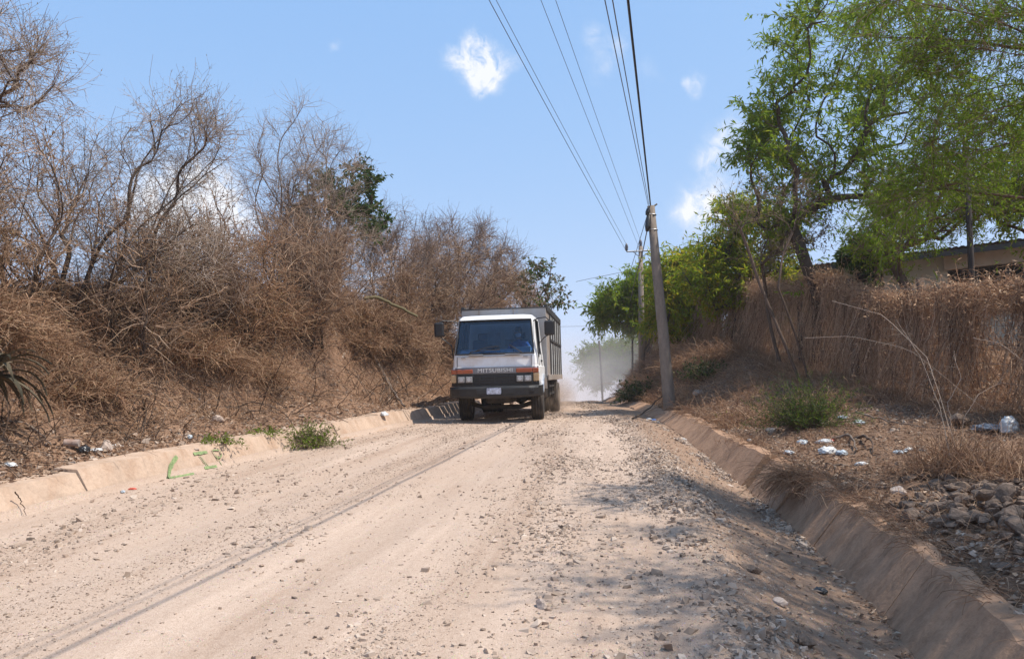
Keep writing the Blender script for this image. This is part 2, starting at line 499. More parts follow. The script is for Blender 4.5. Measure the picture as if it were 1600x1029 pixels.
M['brush'] = island_mat('dry_brush', [(.44, .295, .195), (.58, .41, .285), (.68, .51, .37), (.22, .145, .10), (.50, .345, .24), (.13, .09, .065), (.62, .45, .33)], .85, .38)
M['stem'] = island_mat('dark_dead_stem', [(.10, .065, .045), (.16, .11, .08), (.06, .042, .032), (.25, .18, .13)], .95)
M['vleaf'] = island_mat('dry_vine_leaf', [(.50, .33, .21), (.62, .43, .28), (.40, .25, .155), (.70, .52, .36), (.30, .18, .11)], .85, .65)
M['vine'] = island_mat('dry_vine', [(.48, .325, .215), (.60, .42, .285), (.70, .51, .36), (.32, .205, .135), (.75, .57, .42), (.54, .36, .235), (.15, .095, .07), (.24, .15, .10)], .88, .55)
M['litter'] = island_mat('leaf_litter', [(.18, .11, .075), (.30, .19, .13), (.42, .29, .2), (.52, .40, .3), (.13, .085, .06), (.36, .23, .15)], .85, .1)
M['leaf'] = island_mat('green_leaf', [(.13, .21, .014), (.18, .275, .02), (.26, .33, .03), (.145, .235, .017), (.36, .36, .035)], .5, .6, .7)
M['leafy'] = island_mat('yellow_green_leaf', [(.14, .22, .012), (.23, .31, .018), (.40, .39, .025), (.17, .26, .015), (.46, .32, .035), (.27, .35, .02)], .5, .62, .8)
M['leaff'] = island_mat('fine_leaf', [(.11, .18, .018), (.165, .24, .025), (.14, .21, .02), (.23, .29, .04)], .55, .6, .8)
M['leafd'] = island_mat('dark_leaf', [(.035, .075, .02), (.055, .10, .025), (.08, .13, .035), (.11, .13, .04)], .45, .3, 1.0)
M['leafo'] = island_mat('olive_dry_leaf', [(.20, .17, .09), (.26, .20, .12), (.17, .15, .08), (.30, .22, .14)], .8, .25)
M['leafb'] = island_mat('brown_dry_leaf', [(.25, .15, .09), (.32, .20, .12), (.20, .13, .08), (.28, .2, .1)], .85, .25)
M['agave'] = island_mat('agave_blade', [(.07, .06, .04), (.11, .09, .06), (.05, .045, .03), (.2, .15, .10)], .7)
HAZE = .0006; SUN = 3.55; SKY = .15; EXPO = .75; AIR = 1.0; DUST = .3; OZ = 1.0; CLOUDB = 4.2

# ================================================================== terrain sheets
def yrows(a, b, near, far):
    ys = [a]
    while ys[-1] < b:
        d = max(abs(ys[-1]), 2)
        ys.append(ys[-1] + min(far, near * d))
    return np.array(ys)

def sheet(name, U, Y, xf, mat, label=None):
    """U param columns, xf(u,Y)->X"""
    uu, yy = np.meshgrid(U, Y)
    X = xf(uu, yy); Z = ground(X, yy)
    V = np.stack([X, yy, Z], -1).reshape(-1, 3)
    nr, nc = uu.shape
    idx = np.arange(nr * nc).reshape(nr, nc)
    Q = np.stack([idx[:-1, :-1], idx[:-1, 1:], idx[1:, 1:], idx[1:, :-1]], -1).reshape(-1, 4)
    nm = NM(); nm.add(V, Q)
    o = nm.build(name, mat, smooth=True)
    return tag(o, kind='structure')

YR = yrows(-14, 118, .012, 1.2)
us = np.concatenate([np.linspace(0, .55, 90), np.linspace(.55, 1, 150)[1:]])
road_o = sheet('road', us, YR, lambda u, y: XL(y) - .03 + u * (XR(y) - WALLW + .05 - XL(y)), M['road'])
# earthy soil where the gravel gives way to the drain shoulder (read by the road material)
_co = np.empty(len(road_o.data.vertices) * 3, np.float32); road_o.data.vertices.foreach_get('co', _co); _co = _co.reshape(-1, 3)
_d = XR(_co[:, 1]) - WALLW - _co[:, 0]
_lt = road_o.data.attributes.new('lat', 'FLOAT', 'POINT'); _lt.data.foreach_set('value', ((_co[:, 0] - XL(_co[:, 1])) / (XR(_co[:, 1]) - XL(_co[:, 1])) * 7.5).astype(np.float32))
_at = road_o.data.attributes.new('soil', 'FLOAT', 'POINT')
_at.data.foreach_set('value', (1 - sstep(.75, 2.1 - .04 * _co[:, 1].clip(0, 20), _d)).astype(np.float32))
vs_ = np.concatenate([np.linspace(.36, 4.5, 110), np.geomspace(4.6, 60, 26)])
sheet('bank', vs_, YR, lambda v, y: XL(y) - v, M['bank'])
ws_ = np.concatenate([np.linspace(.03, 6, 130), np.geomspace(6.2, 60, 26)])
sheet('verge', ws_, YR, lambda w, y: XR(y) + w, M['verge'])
# wide ground to the horizon, lying below everything
nm = NM()
gx = np.concatenate([-np.geomspace(2500, 40, 24), np.linspace(-35, 35, 15), np.geomspace(40, 2500, 24)])
gy = np.concatenate([-np.geomspace(800, 20, 16), np.linspace(-15, 118, 20), np.geomspace(125, 3000, 30)])
xx, yy = np.meshgrid(gx, gy)
zz = np.where(yy < 118, _zr(np.clip(yy, -30, 118)) - 2.2 - .02 * np.abs(xx).clip(0, 60), -3.8) + 1.5 * fbm(xx * .02, yy * .02, 3)
zz = np.minimum(zz, np.where(np.abs(xx) > 55, 1.5, 9))
idx = np.arange(xx.size).reshape(xx.shape)
nm.add(np.stack([xx, yy, zz], -1).reshape(-1, 3), np.stack([idx[:-1, :-1], idx[:-1, 1:], idx[1:, 1:], idx[1:, :-1]], -1).reshape(-1, 4))
tag(nm.build('terrain', M['far'], smooth=True), kind='structure')

# ------------------------------------------------------------------ concrete kerb (left) and drain wall (right)
def slab_run(name, y0, y1, xf, prof, segs, mat, jitter, seed, skip=()):
    """prof: list of (dx, dz) closed cross-section relative to (xf(Y), road level); slabs with open joints"""
    r = np.random.default_rng(seed)
    nm = NM(); y = y0; k = 0
    while y < y1:
        L = r.uniform(*segs); ye = min(y + L, y1)
        off = r.normal(size=2) * jitter
        n = max(4, int(L / .12)); Y = np.linspace(y, ye - .018, n)
        if k not in skip:
            P = []
            for i, (dx, dz) in enumerate(prof):
                wob = .012 * fbm(Y * 3, np.full(n, i * 7.1 + seed), 2) + (.03 * fbm(Y * 1.3, np.full(n, seed), 5) if dz > .1 else 0)
                P.append(np.stack([xf(Y) + dx + off[0] + wob * .5, Y, zr(xf(Y), Y) + dz + off[1] * (dz > 0) + wob], 1))
            P = np.stack(P, 1)                                     # n, m, 3
            m = len(prof); idx = np.arange(n * m).reshape(n, m)
            Q = np.stack([idx[:-1], np.roll(idx[:-1], -1, 1), np.roll(idx[1:], -1, 1), idx[1:]], -1).reshape(-1, 4)
            nm.add(P.reshape(-1, 3), Q)
            if m == 5:
                for e in (idx[0][::-1], idx[-1]):
                    nm.add(P.reshape(-1, 3)[e], [[0, 1, 2, 3]], [[0, 3, 4]])
            else:
                for e in (idx[0][::-1], idx[-1]):
                    nm.add(P.reshape(-1, 3)[e], [[0, 1, 2, 3]])
        y = ye; k += 1
    return tag(nm.build(name, mat), kind='structure')

slab_run('concrete_kerb', -6, 44, XL, [(.03, -.12), (.0, .0), (-.17, .285), (-.42, .30), (-.42, -.12)], (1.2, 2.3), M['kerb'], .012, 3)
def drain_run():
    r = np.random.default_rng(11)
    nm = NM(); y = -4.; k = 0
    while y < 44:
        L = r.uniform(1.3, 2.1); ye = y + L
        gap = .02 if k != 8 else .25
        off = r.normal(size=2) * np.array([.02, .015]); n = int(L / .1); Y = np.linspace(y, ye - gap, n)
        D = ddepth(Y); xr = XR(Y); zb = zr(xr, Y)
        P = []
        for i, (dx, f, dz) in enumerate([(-WALLW - .05, 1, -.1), (-WALLW, 1, -.0), (-.03, 0, .10), (.12, 0, .112), (.16, 0, -.2)]):
            wob = .03 * fbm(Y * 3.5, np.full(n, i * 5.3), 2) + (.06 * fbm(Y * 2.6, np.full(n, 3.), 6) if dz > .09 else 0)
            P.append(np.stack([xr + dx + off[0] + .5 * wob, Y, zb - f * D + dz + off[1] + wob], 1))
        P = np.stack(P, 1); m = 5; idx = np.arange(n * m).reshape(n, m)
        nm.add(P.reshape(-1, 3), np.stack([idx[:-1], np.roll(idx[:-1], -1, 1), np.roll(idx[1:], -1, 1), idx[1:]], -1).reshape(-1, 4))
        for e in (idx[0][::-1], idx[-1]): nm.add(P.reshape(-1, 3)[e], [[0, 1, 2, 3]], [[0, 3, 4]])
        y = ye; k += 1
    return tag(nm.build('concrete_drain', M['drain']), kind='structure')
drain_run()

# ------------------------------------------------------------------ painted letters on the kerb face
def kerb_face(px, py):
    d = ray(px, py)
    best = None
    for Y in np.arange(6, 14, .01):
        X = d[0] / d[1] * Y; z = CAMZ + d[2] / d[1] * Y
        v = XL(Y) - X; h = z - zr(XL(Y), Y)
        e = abs(v / .17 - h / .285)
        if 0 <= h <= .31 and (best is None or e < best[0]): best = (e, X, Y, z)
    return np.array(best[1:]) + np.array([.016, -.004, .012])
M['green_paint'] = simple('green_spray_paint', (.19, .25, .105), .85, .4, 30)
def stroke(pts, w, name='painted_letter'):
    P = resample([kerb_face(*p) for p in pts], 24)
    T = unit(np.gradient(P, axis=0))
    nrm = unit(np.array([.285, 0, .17])); S = unit(np.cross(T, nrm))
    ww = w * (1 + .25 * fbm(np.arange(24) * .5, np.full(24, pts[0][0])))[:, None]
    nm = NM(); top = np.concatenate([P + S * ww, P - S * ww])
    i = np.arange(23)
    nm.add(top, np.stack([i, i + 1, i + 25, i + 24], 1))
    bot = top - nrm * .02
    nm.add(bot, np.stack([i + 24, i + 25, i + 1, i], 1))
    return nm
paint = thing('painted_graffiti', 'green spray painted letters C I D on the pale concrete kerb', 'graffiti', tuple(kerb_face(290, 730)))
def letter_obj(strokes):
    nm = NM()
    for pts, w in strokes:
        a = stroke(pts, w)
        off = nm.n
        for v in a.v: nm.v.append(v)
        for q in a.q: nm.q.append(q + off); nm.qm.append(np.zeros(len(q), np.int32))
        # a.q indices already run over both halves
        nm.n += a.n
    o = nm.build('letter', M['green_paint'], paint)
    o.matrix_parent_inverse = Matrix.Translation(-paint.location)
letter_obj([([(275, 714), (269, 722), (264, 732), (262, 744), (264, 749), (276, 747), (302, 742)], .03)])
letter_obj([([(301, 710), (322, 707)], .022), ([(312, 713), (324, 729)], .006), ([(318, 732), (337, 729)], .02), ([(309, 713), (321, 729)], .006)])
letter_obj([([(329, 703), (345, 727)], .007), ([(331, 704), (341, 704), (345, 711), (342, 716), (335, 713)], .01)])

# ------------------------------------------------------------------ loose gravel
def on_ground(X, Y, dz=0.):
    return np.stack([X, Y, ground(X, Y) + dz], 1)

def gravel(n, seed):
    r = np.random.default_rng(seed)
    Y = 3.2 + (r.random(n) ** 2.1) * 30
    u = r.random(n)
    xl = XL(Y); xe = XR(Y) - WALLW
    X = xl + u * (xe - xl)
    # density: thick band on the near right of the road, thinner by the left kerb
    a = X - (xe - 2.55 + .05 * Y * 0)
    band = np.exp(-(a / .55) ** 2) * 1.2 + np.exp(-((xe - X - 1.25) / .35) ** 2) * .9 + np.exp(-((X - xl - 1.1) / .8) ** 2) * .35 + np.exp(-((X - xl - 3.0) / .5) ** 2) * .12 + .07
    clump = sstep(-.25, .45, fbm(X * 1.1, Y * .5, 21)) * 1.1 + .1
    lat = (X - xl) / (XR(Y) - xl) * 7.5
    keep = r.random(n) < band * clump * (.35 + .9 * sstep(-.3, .3, fbm(lat * 1.4, Y * .07, 73)))
    X, Y = X[keep], Y[keep]
    S = np.exp(r.normal(np.log(.0082), .58, len(X))).clip(.0035, .034) * (1 + .02 * Y)
    return X, Y, S
nm = NM(); r_s = np.random.default_rng(5)
X, Y, S = gravel(230000, 4)
stones(nm, on_ground(X, Y, S * r_s.uniform(-.3, .2, len(S))), S)
r_ = np.random.default_rng(6)
# fine grit all over the carriageway
n = 150000; Y = 3.0 + r_.random(n) ** 1.9 * 18; X = XL(Y) + r_.random(n) * (XR(Y) - WALLW - .3 - XL(Y))
lat_ = (X - XL(Y)) / (XR(Y) - XL(Y)) * 7.5
k = r_.random(n) < .05 + .95 * sstep(-.1, .5, .7 * fbm(lat_ * 1.5, Y * .06, 72) + .5 * fbm(lat_ * 1.5, Y * .5, 71)); X, Y = X[k], Y[k]
S = np.exp(r_.normal(np.log(.0042), .4, len(X))).clip(.002, .011) * (1 + .03 * Y)
stones(nm, on_ground(X, Y, S * .1), S)
# rubble along the foot of the drain wall and on the berm
n = 15000; Y = 3.5 + r_.random(n) ** 1.6 * 16; xe = XR(Y) - WALLW
X = np.where(r_.random(n) < .45, xe - np.abs(r_.normal(0, .12, n)) - .02, xe - 1.15 - .55 * 0 + r_.normal(0, .22, n))
k = (sstep(-.2, .3, fbm(X * 1.5, Y * 1.1, 31)) > r_.random(n)); X, Y = X[k], Y[k]
S = np.exp(r_.normal(np.log(.0145), .5, len(X))).clip(.005, .042)
stones(nm, on_ground(X, Y, S * .25), S)
# small stones over the right verge
n = 9000; Y = 3.6 + r_.random(n) ** 1.7 * 18; X = XR(Y) + .12 + r_.random(n) ** 1.3 * 5
k = (sstep(-.3, .4, fbm(X * 1.2, Y * 1.2, 33)) > r_.random(n)); X, Y = X[k], Y[k]
S = np.exp(r_.normal(np.log(.015), .55, len(X))).clip(.005, .05)
stones(nm, on_ground(X, Y, S * .2), S)
n = 3000; Y = 6 + r_.random(n) ** 1.5 * 16; X = XL(Y) - .45 - r_.random(n) ** 1.5 * 2.2
S = np.exp(r_.normal(np.log(.017), .55, n)).clip(.006, .06)
stones(nm, on_ground(X, Y, S * .2), S)
tag(nm.build('gravel', M['stone']), 'loose angular grey gravel strewn over the dusty dirt road and verges', 'gravel', kind='stuff')

# ------------------------------------------------------------------ leaf and straw litter lying on the ground
def flat_bits(nm, X, Y, L, W, r, lift=.012):
    n = len(X); a = r.uniform(0, 6.283, n)
    D = np.stack([np.cos(a), np.sin(a), r.normal(0, .25, n)], 1)
    leaves(nm, on_ground(X, Y, lift), D, L, W, fold=.3, r=r)
nm = NM(); r_ = np.random.default_rng(8)
n = 30000; Y = 5.5 + r_.random(n) ** 1.5 * 26; X = XL(Y) - .30 - r_.random(n) ** 1.2 * 3.3
flat_bits(nm, X, Y, r_.uniform(.03, .11, n), r_.uniform(.01, .05, n), r_)
n = 42000; Y = 3.2 + r_.random(n) ** 1.5 * 24; X = XR(Y) + .1 + r_.random(n) ** 1.1 * 6
flat_bits(nm, X, Y, r_.uniform(.02, .1, n), r_.uniform(.008, .04, n), r_)
n = 1800; Y = 3.2 + r_.random(n) ** 1.5 * 14; X = XR(Y) - WALLW - r_.random(n) ** 2 * 1.3
flat_bits(nm, X, Y, r_.uniform(.02, .08, n), r_.uniform(.008, .03, n), r_)
tag(nm.build('leaf_litter', M['litter']), 'fallen brown leaves scattered over the earth banks on both sides', 'leaf litter', kind='stuff')

# ================================================================== vegetation
def strands(nm, P0, D, L, s, wander, up, rad, k=3, mat=0, r=rng, taper=.5):
    P = grow(P0, D, L, s, wander, up, r)
    R = np.linspace(1, taper, s)[None] * np.broadcast_to(np.asarray(rad, float), (len(P0),))[:, None]
    tubes(nm, P, R, k, mat)
    return P

def ell_pts(n, c, rad, r, shell=.35):
    d = unit(r.normal(size=(n, 3))); rr = (shell + (1 - shell) * r.random(n)) ** .6
    return np.asarray(c) + d * rr[:, None] * np.asarray(rad)

def pix_ell(px, py, rx, ry, Y, depth):
    """ellipsoid at distance Y whose outline covers the given picture ellipse"""
    c = at(px, py, Y); s = Y / FPX
    return c, np.array([rx * s, depth, ry * s])

def skeleton(base, top, targets, bf, r_tip, r_trunk, r, step=.5, wob=.05, gravity=.15, s=9, stems=1, spread=.3):
    """grows a branching skeleton from base to the targets; returns polylines (n,s,3) and radii (n,s)"""
    base = np.asarray(base, float); top = np.asarray(top, float)
    nodes = []; par = []; pl = []
    for k in range(stems):
        b = base + (r.normal(size=3) * np.array([.1, .1, 0]) * (stems > 1))
        t = top + (r.normal(size=3) * spread if stems > 1 else 0)
        m = max(3, int(np.linalg.norm(t - b) / step) + 1)
        bend = r.normal(size=3) * .12 * np.linalg.norm(t - b) * np.array([1, 1, .2])
        p0 = -1
        for i in range(m):
            f = i / (m - 1)
            p = b * (1 - f) + t * f + bend * f * (1 - f)
            nodes.append(p); par.append(p0); pl.append(f * np.linalg.norm(t - b)); p0 = len(nodes) - 1
    n_trunk = len(nodes)
    order = np.argsort(np.linalg.norm(targets - top, axis=1))
    paths = []
    for ti in order:
        t = targets[ti]
        N = np.array(nodes); d = np.linalg.norm(N - t, axis=1)
        cost = d + bf * np.array(pl) + .6 * np.clip(N[:, 2] - t[2], 0, None)
        i = int(np.argmin(cost)); a = N[i]
        m = max(3, int(d[i] / step) + 1)
        pd = a - N[par[i]] if par[i] >= 0 else np.array([0, 0, 1.])
        pd = pd / (np.linalg.norm(pd) + 1e-9)
        ctrl = a + (pd * .4 + (t - a) / (d[i] + 1e-9) * .3 + np.array([0, 0, gravity])) * d[i] * .45
        p0 = i; pts = [i]
        for j in range(1, m):
            f = j / (m - 1)
            p = (1 - f) ** 2 * a + 2 * f * (1 - f) * ctrl + f * f * t + r.normal(size=3) * wob * d[i] * .25 * (f < 1)
            nodes.append(p); par.append(p0); pl.append(pl[p0] + d[i] / (m - 1)); p0 = len(nodes) - 1; pts.append(p0)
        paths.append(pts)
    N = np.array(nodes); cnt = np.zeros(len(N))
    for p in paths:
        i = p[-1]
        while i >= 0:
            cnt[i] += 1; i = par[i]
    e = math.log(r_trunk / r_tip) / math.log(max(2, cnt.max()))
    rad = r_tip * np.maximum(cnt, 1) ** e
    PP, RR = [], []
    segs = paths[:]
    # trunk stems
    i = 0
    while i < n_trunk:
        j = i
        while j + 1 < n_trunk and par[j + 1] == j: j += 1
        segs.insert(0, list(range(i, j + 1))); i = j + 1
    for p in segs:
        pts = N[p]; rr = rad[p].copy()
        if len(p) > 1 and p[0] != segs[0][0]: rr[0] = rr[1]
        PP.append(resample(pts, s))
        f = np.linspace(0, 1, len(p)); RR.append(np.interp(np.linspace(0, 1, s), f, rr))
    return np.array(PP), np.array(RR), N, rad

def twigs_from(P, n, r, tmin=.25, away=None, spread=.8, L=(.3, .8), up=.1, s=5, wander=.2, radius=.005):
    i = r.integers(0, len(P), n); t = tmin + (1 - tmin) * r.random(n)
    x = t * (P.shape[1] - 1); a = np.floor(x).astype(int).clip(0, P.shape[1] - 2); f = (x - a)[:, None]
    p0 = P[i, a] * (1 - f) + P[i, a + 1] * f
    tg = unit(P[i, a + 1] - P[i, a])
    D = tg * .8 + spread * r.normal(size=(n, 3))
    Q = grow(p0, D, r.uniform(*L, n), s, wander, up, r)
    R = np.linspace(1, .45, s)[None] * radius * r.uniform(.7, 1.3, n)[:, None]
    return Q, R

def leaf_on(nm, Q, per, r, L, W, mat, droop=0., spread=.9, tmin=.2):
    n = len(Q) * per
    i = np.repeat(np.arange(len(Q)), per); t = tmin + (1 - tmin) * r.random(n)
    x = t * (Q.shape[1] - 1); a = np.floor(x).astype(int).clip(0, Q.shape[1] - 2); f = (x - a)[:, None]
    p = Q[i, a] * (1 - f) + Q[i, a + 1] * f
    D = unit(Q[i, a + 1] - Q[i, a]) * .7 + spread * r.normal(size=(n, 3)) + np.array([0, 0, -droop])
    leaves(nm, p, D, r.uniform(*L, n), r.uniform(*W, n), mat, r=r)

def tree(name, label, cat, group, base, top, ells, seed, n_targets=120, bf=.25, r_tip=.008, r_trunk=.2, stems=1, spread=.3, step=.5,
         twig=(1500, (.3, .8), .005, .1), sub=0, sub_L=(.12, .3), leaf=None, bark='bark', twigmat='twig', leafmats=(), gravity=.15, wob=.05, sides=6, min_r=None, tw_spread=.8, tmin=.25):
    r = np.random.default_rng(seed)
    ws = np.array([e[2] if len(e) > 2 else 1. for e in ells], float); ws /= ws.sum()
    tg = np.concatenate([ell_pts(max(3, int(n_targets * w)), e[0], e[1], r) for e, w in zip(ells, ws)])
    P, R, N, rad = skeleton(base, top, tg, bf, r_tip, r_trunk, r, step, wob, gravity, stems=stems, spread=spread)
    root = thing(name, label, cat, tuple(base), 0, group)
    inv = Matrix.Translation(-Vector(base))
    tr = NM(); tubes(tr, P, R, sides)
    o = tr.build('trunk', M[bark], root, smooth=True); o.matrix_parent_inverse = inv
    cr = NM()
    Q, RQ = twigs_from(P[stems:], twig[0], r, tmin=tmin, L=twig[1], up=twig[3], radius=twig[2], spread=tw_spread)
    tubes(cr, Q, RQ, 3, 0)
    QQ = Q
    if sub:
        Q2, R2 = twigs_from(Q, sub, r, tmin=.2, L=sub_L, up=twig[3], s=4, radius=twig[2] * .65)
        tubes(cr, Q2, R2, 3, 0)
        QQ = Q2
    if leaf:
        for (per, L, W, droop, mat) in leaf:
            leaf_on(cr, QQ, per, r, L, W, mat, droop)
            if sub: leaf_on(cr, Q[:, :], max(1, per // 2), r, L, W, mat, droop)
    o = cr.build('crown', [M[twigmat]] + [M[m] for m in leafmats], root); o.matrix_parent_inverse = inv
    return root

def gpt(px, Y, dz=0.):
    X = (px - 800) / FPX * Y * 1.0
    for _ in range(4):
        z = float(ground(X, Y)); fwd = Y * math.cos(PITCH) + (z - CAMZ) * math.sin(PITCH); X = (px - 800) / FPX * fwd
    return np.array([X, Y, float(ground(X, Y)) + dz])

E_ = pix_ell
# ---- bare thorn trees along the top of the left bank
G = 'dry thorn trees on the left bank'
b = gpt(-150, 9.5); b0 = np.array([-8.2, 8.6, float(ground(-8.2, 8.6))])
tree('thorn_tree', 'dark forked bare thorn tree leaning in from the left edge, highest of the left bank', 'tree', G, b0, b0 + np.array([.5, 0, 2.6]),
     [E_(-60, 70, 150, 110, 8.6, 1.1) + (2,), E_(-90, 230, 150, 90, 8.6, 1.0) + (1,), E_(30, 130, 60, 60, 8.4, .6) + (1,)], 21, 90, .45, .006, .06, 2, .5,
     twig=(1000, (.25, .7), .0038, .05), sub=2400, sub_L=(.1, .28), bark='barkd', twigmat='twigp', leaf=[(1, (.02, .04), (.006, .014), 0, 1)], leafmats=('leafo',))
b = gpt(112, 11.5)
tree('thorn_tree', 'many stemmed feathery acacia with long arching sprays over the dark trunk cluster', 'tree', G, b, b + np.array([.1, 0, .45]),
     [E_(190, 330, 150, 120, 12.2, 1.2) + (3,), E_(290, 215, 80, 65, 12., .9) + (1.6,), E_(60, 330, 110, 100, 12.2, 1.3) + (2,), E_(130, 230, 70, 50, 12.4, .9) + (.8,), E_(290, 400, 90, 50, 12., .9) + (1,)], 22, 210, .75, .0048, .06, 9, .3,
     twig=(2300, (.3, .85), .0038, .02), sub=5200, sub_L=(.1, .3), bark='barkd', twigmat='twigp', leaf=[(2, (.02, .045), (.006, .014), .2, 1)], leafmats=('leafo',))
b = gpt(268, 12.6)
tree('thorn_tree', 'shorter brown thorn bush with crowded upright stems behind the pale kerb joint', 'tree', G, b, b + np.array([.05, 0, .4]),
     [E_(290, 420, 110, 80, 13.6, 1.0) + (2,), E_(210, 430, 70, 65, 13.8, .8) + (1,), E_(330, 450, 70, 50, 13.4, .7) + (.8,)], 23, 130, .75, .0045, .05, 9, .28,
     twig=(1500, (.25, .6), .004, 0.), sub=2600, sub_L=(.1, .25), bark='barkd', twigmat='twig', leaf=[(1, (.02, .05), (.008, .02), .2, 1)], leafmats=('leafb',))
b = gpt(445, 18.)
tree('thorn_tree', 'tall bare grey tree with a fan of fine twigs against the blue sky', 'tree', G, b, b + np.array([0, 0, .7]),
     [E_(455, 240, 75, 90, 18., 1.) + (2,), E_(520, 270, 60, 70, 18., 1.) + (1.6,), E_(410, 330, 70, 90, 17.8, 1.) + (1.3,), E_(500, 380, 110, 70, 18., 1.2) + (2,)], 24, 190, .7, .005, .045, 7, .35,
     twig=(2100, (.3, .75), .004, .08), sub=4200, sub_L=(.12, .35), bark='barkg', twigmat='twigp', tmin=.2)
b = gpt(520, 20.)
tree('leafy_tree', 'dark green broad leaved tree half hidden by bare thorn branches', 'tree', 'leafy trees behind the left bank', b, b + np.array([.1, .1, 1.6]),
     [E_(545, 300, 55, 52, 20., 1.) + (2,), E_(570, 345, 38, 35, 20., .8) + (1.,), E_(500, 330, 45, 40, 20.2, .9) + (1,)], 25, 80, .3, .008, .1, 2, .2,
     twig=(700, (.2, .5), .006, .05), leaf=[(6, (.09, .17), (.05, .095), .3, 1)], bark='bark', leafmats=('leafd',))
b = gpt(462, 16.6)
tree('dry_bush', 'dense reddish brown thorn bush bulging over the bank below the tall bare tree', 'bush', 'dense dry bushes on the left bank', b, b + np.array([0, 0, .5]),
     [E_(450, 430, 110, 90, 16.4, 1.1) + (2.4,), E_(540, 425, 95, 65, 16.8, 1.) + (1.5,), E_(480, 350, 85, 60, 16.8, .9) + (1,)], 26, 230, .75, .0045, .03, 10, .3,
     twig=(1700, (.25, .65), .005, -.03), sub=2700, sub_L=(.1, .3), bark='bark', twigmat='brush', tmin=.08)
b = gpt(605, 22.)
tree('thorn_tree', 'wiry bare thorn tree with drooping tips above the bent green stalk', 'tree', G, b, b + np.array([.1, 0, 1.0]),
     [E_(620, 385, 65, 65, 22., 1.) + (2,), E_(585, 395, 60, 65, 22, .9) + (1,)], 27, 110, .7, .005, .035, 6, .3,
     twig=(1600, (.3, .7), .0046, 0.), sub=2800, sub_L=(.12, .3), bark='barkg', twigmat='twig')
b = gpt(685, 27.)
tree('dry_bush', 'broad reddish brown thorn thicket behind the truck cab and mirror', 'bush', 'dense dry bushes on the left bank', b, b + np.array([0, 0, .4]),
     [E_(720, 430, 95, 70, 27., 1.3) + (2,), E_(680, 400, 60, 50, 27, 1.2) + (1,), E_(770, 440, 60, 50, 28., 1.2) + (1,), E_(655, 455, 55, 45, 26.0, 1.) + (1,)], 28, 250, .75, .005, .035, 10, .4,
     twig=(2600, (.3, .75), .0068, -.03), sub=4000, sub_L=(.15, .4), bark='bark', twigmat='brush', tmin=.08)
b = gpt(715, 29.)
tree('thorn_tree', 'bare thin tree with a wide spread of twigs rising over the cargo box', 'tree', G, b, b + np.array([.1, 0, 1.4]),
     [E_(725, 385, 75, 50, 29, 1.5) + (2,), E_(780, 410, 45, 40, 29, 1.2) + (1,), E_(680, 395, 45, 45, 29, 1.2) + (1,)], 29, 130, .6, .006, .05, 5, .5,
     twig=(2400, (.35, .9), .0065, .05), sub=4200, sub_L=(.15, .4), bark='barkg', twigmat='twig')
b = gpt(800, 30.)
tree('leafy_tree', 'sparse olive leaved tree poking out behind the top of the cargo box', 'tree', 'leafy trees behind the left bank', b, b + np.array([.2, 0, 2.2]),
     [E_(835, 435, 40, 28, 30, 1.2) + (2,), E_(862, 468, 26, 22, 30, 1.) + (1,), E_(800, 440, 30, 25, 30, 1.) + (1,)], 30, 60, .3, .01, .1, 2, .3,
     twig=(190, (.25, .7), .008, -.02), leaf=[(4, (.12, .22), (.06, .11), .5, 1), (3, (.12, .2), (.06, .1), .5, 2)], bark='bark', leafmats=('leafd', 'leafo'))
b = gpt(770, 33.)
tree('dry_bush', 'far brown thorn thicket on the bank above the cargo box roof', 'bush', 'dense dry bushes on the left bank', b, b + np.array([0, 0, .6]),
     [E_(790, 470, 70, 45, 33, 1.5) + (2,), E_(730, 460, 60, 45, 33, 1.5) + (1,)], 31, 120, .7, .007, .05, 6, .5,
     twig=(2400, (.4, 1.0), .01, -.02), sub=4000, sub_L=(.2, .5), bark='bark', twigmat='brush', tmin=.1)

# ---- upright fine twigged tan shrubs standing along the bank: three kinds, then copies of each with its parts
SH = []
SHG = 'upright tan shrubs on the left bank'
for i in range(3):
    SH.append(tree('dry_shrub', 'upright tan shrub of fine dry twigs standing on the left bank', 'bush', SHG, np.array([0., 0, 0]), np.array([.02, .02, .3]),
        [(np.array([.1, 0, 1.35 + .1 * i]), np.array([.62, .62, .85]), 2.), (np.array([-.3, .2, .9]), np.array([.5, .5, .6]), 1.), (np.array([.35, -.2, .8]), np.array([.5, .5, .5]), 1.)], 170 + i, 85, .75, .0045, .035, 7, .2,
        twig=(560, (.25, .75), .0048, .03), sub=1000, sub_L=(.1, .35), leaf=[(1, (.03, .07), (.012, .028), .3, 1)], bark='barkd', twigmat=('brush', 'straw', 'brush')[i], leafmats=('leafb',), tmin=.1, sides=5))
def copy_tree(o, parent=None):
    c = o.copy(); col.objects.link(c)
    if parent is not None:
        c.parent = parent; c.matrix_parent_inverse = o.matrix_parent_inverse.copy()
    for ch in list(o.children): copy_tree(ch, c)
    return c
rs_ = np.random.default_rng(124); NSH = 16
for k in range(NSH):
    o = SH[k] if k < 3 else copy_tree(SH[k % 3])
    Y = 8.2 + 20 * ((k * 7 % NSH + rs_.random()) / NSH) ** 1.15; v_ = rs_.uniform(1.75, 3.3); x_ = float(XL(Y)) - v_; s_ = rs_.uniform(.75, 1.25) * (1 + .008 * Y)
    o.location = (x_, Y, float(ground(x_, Y)) - .05); o.rotation_euler = (0, 0, rs_.uniform(0, 6.28)); o.scale = (s_, s_, s_ * rs_.uniform(.9, 1.15))

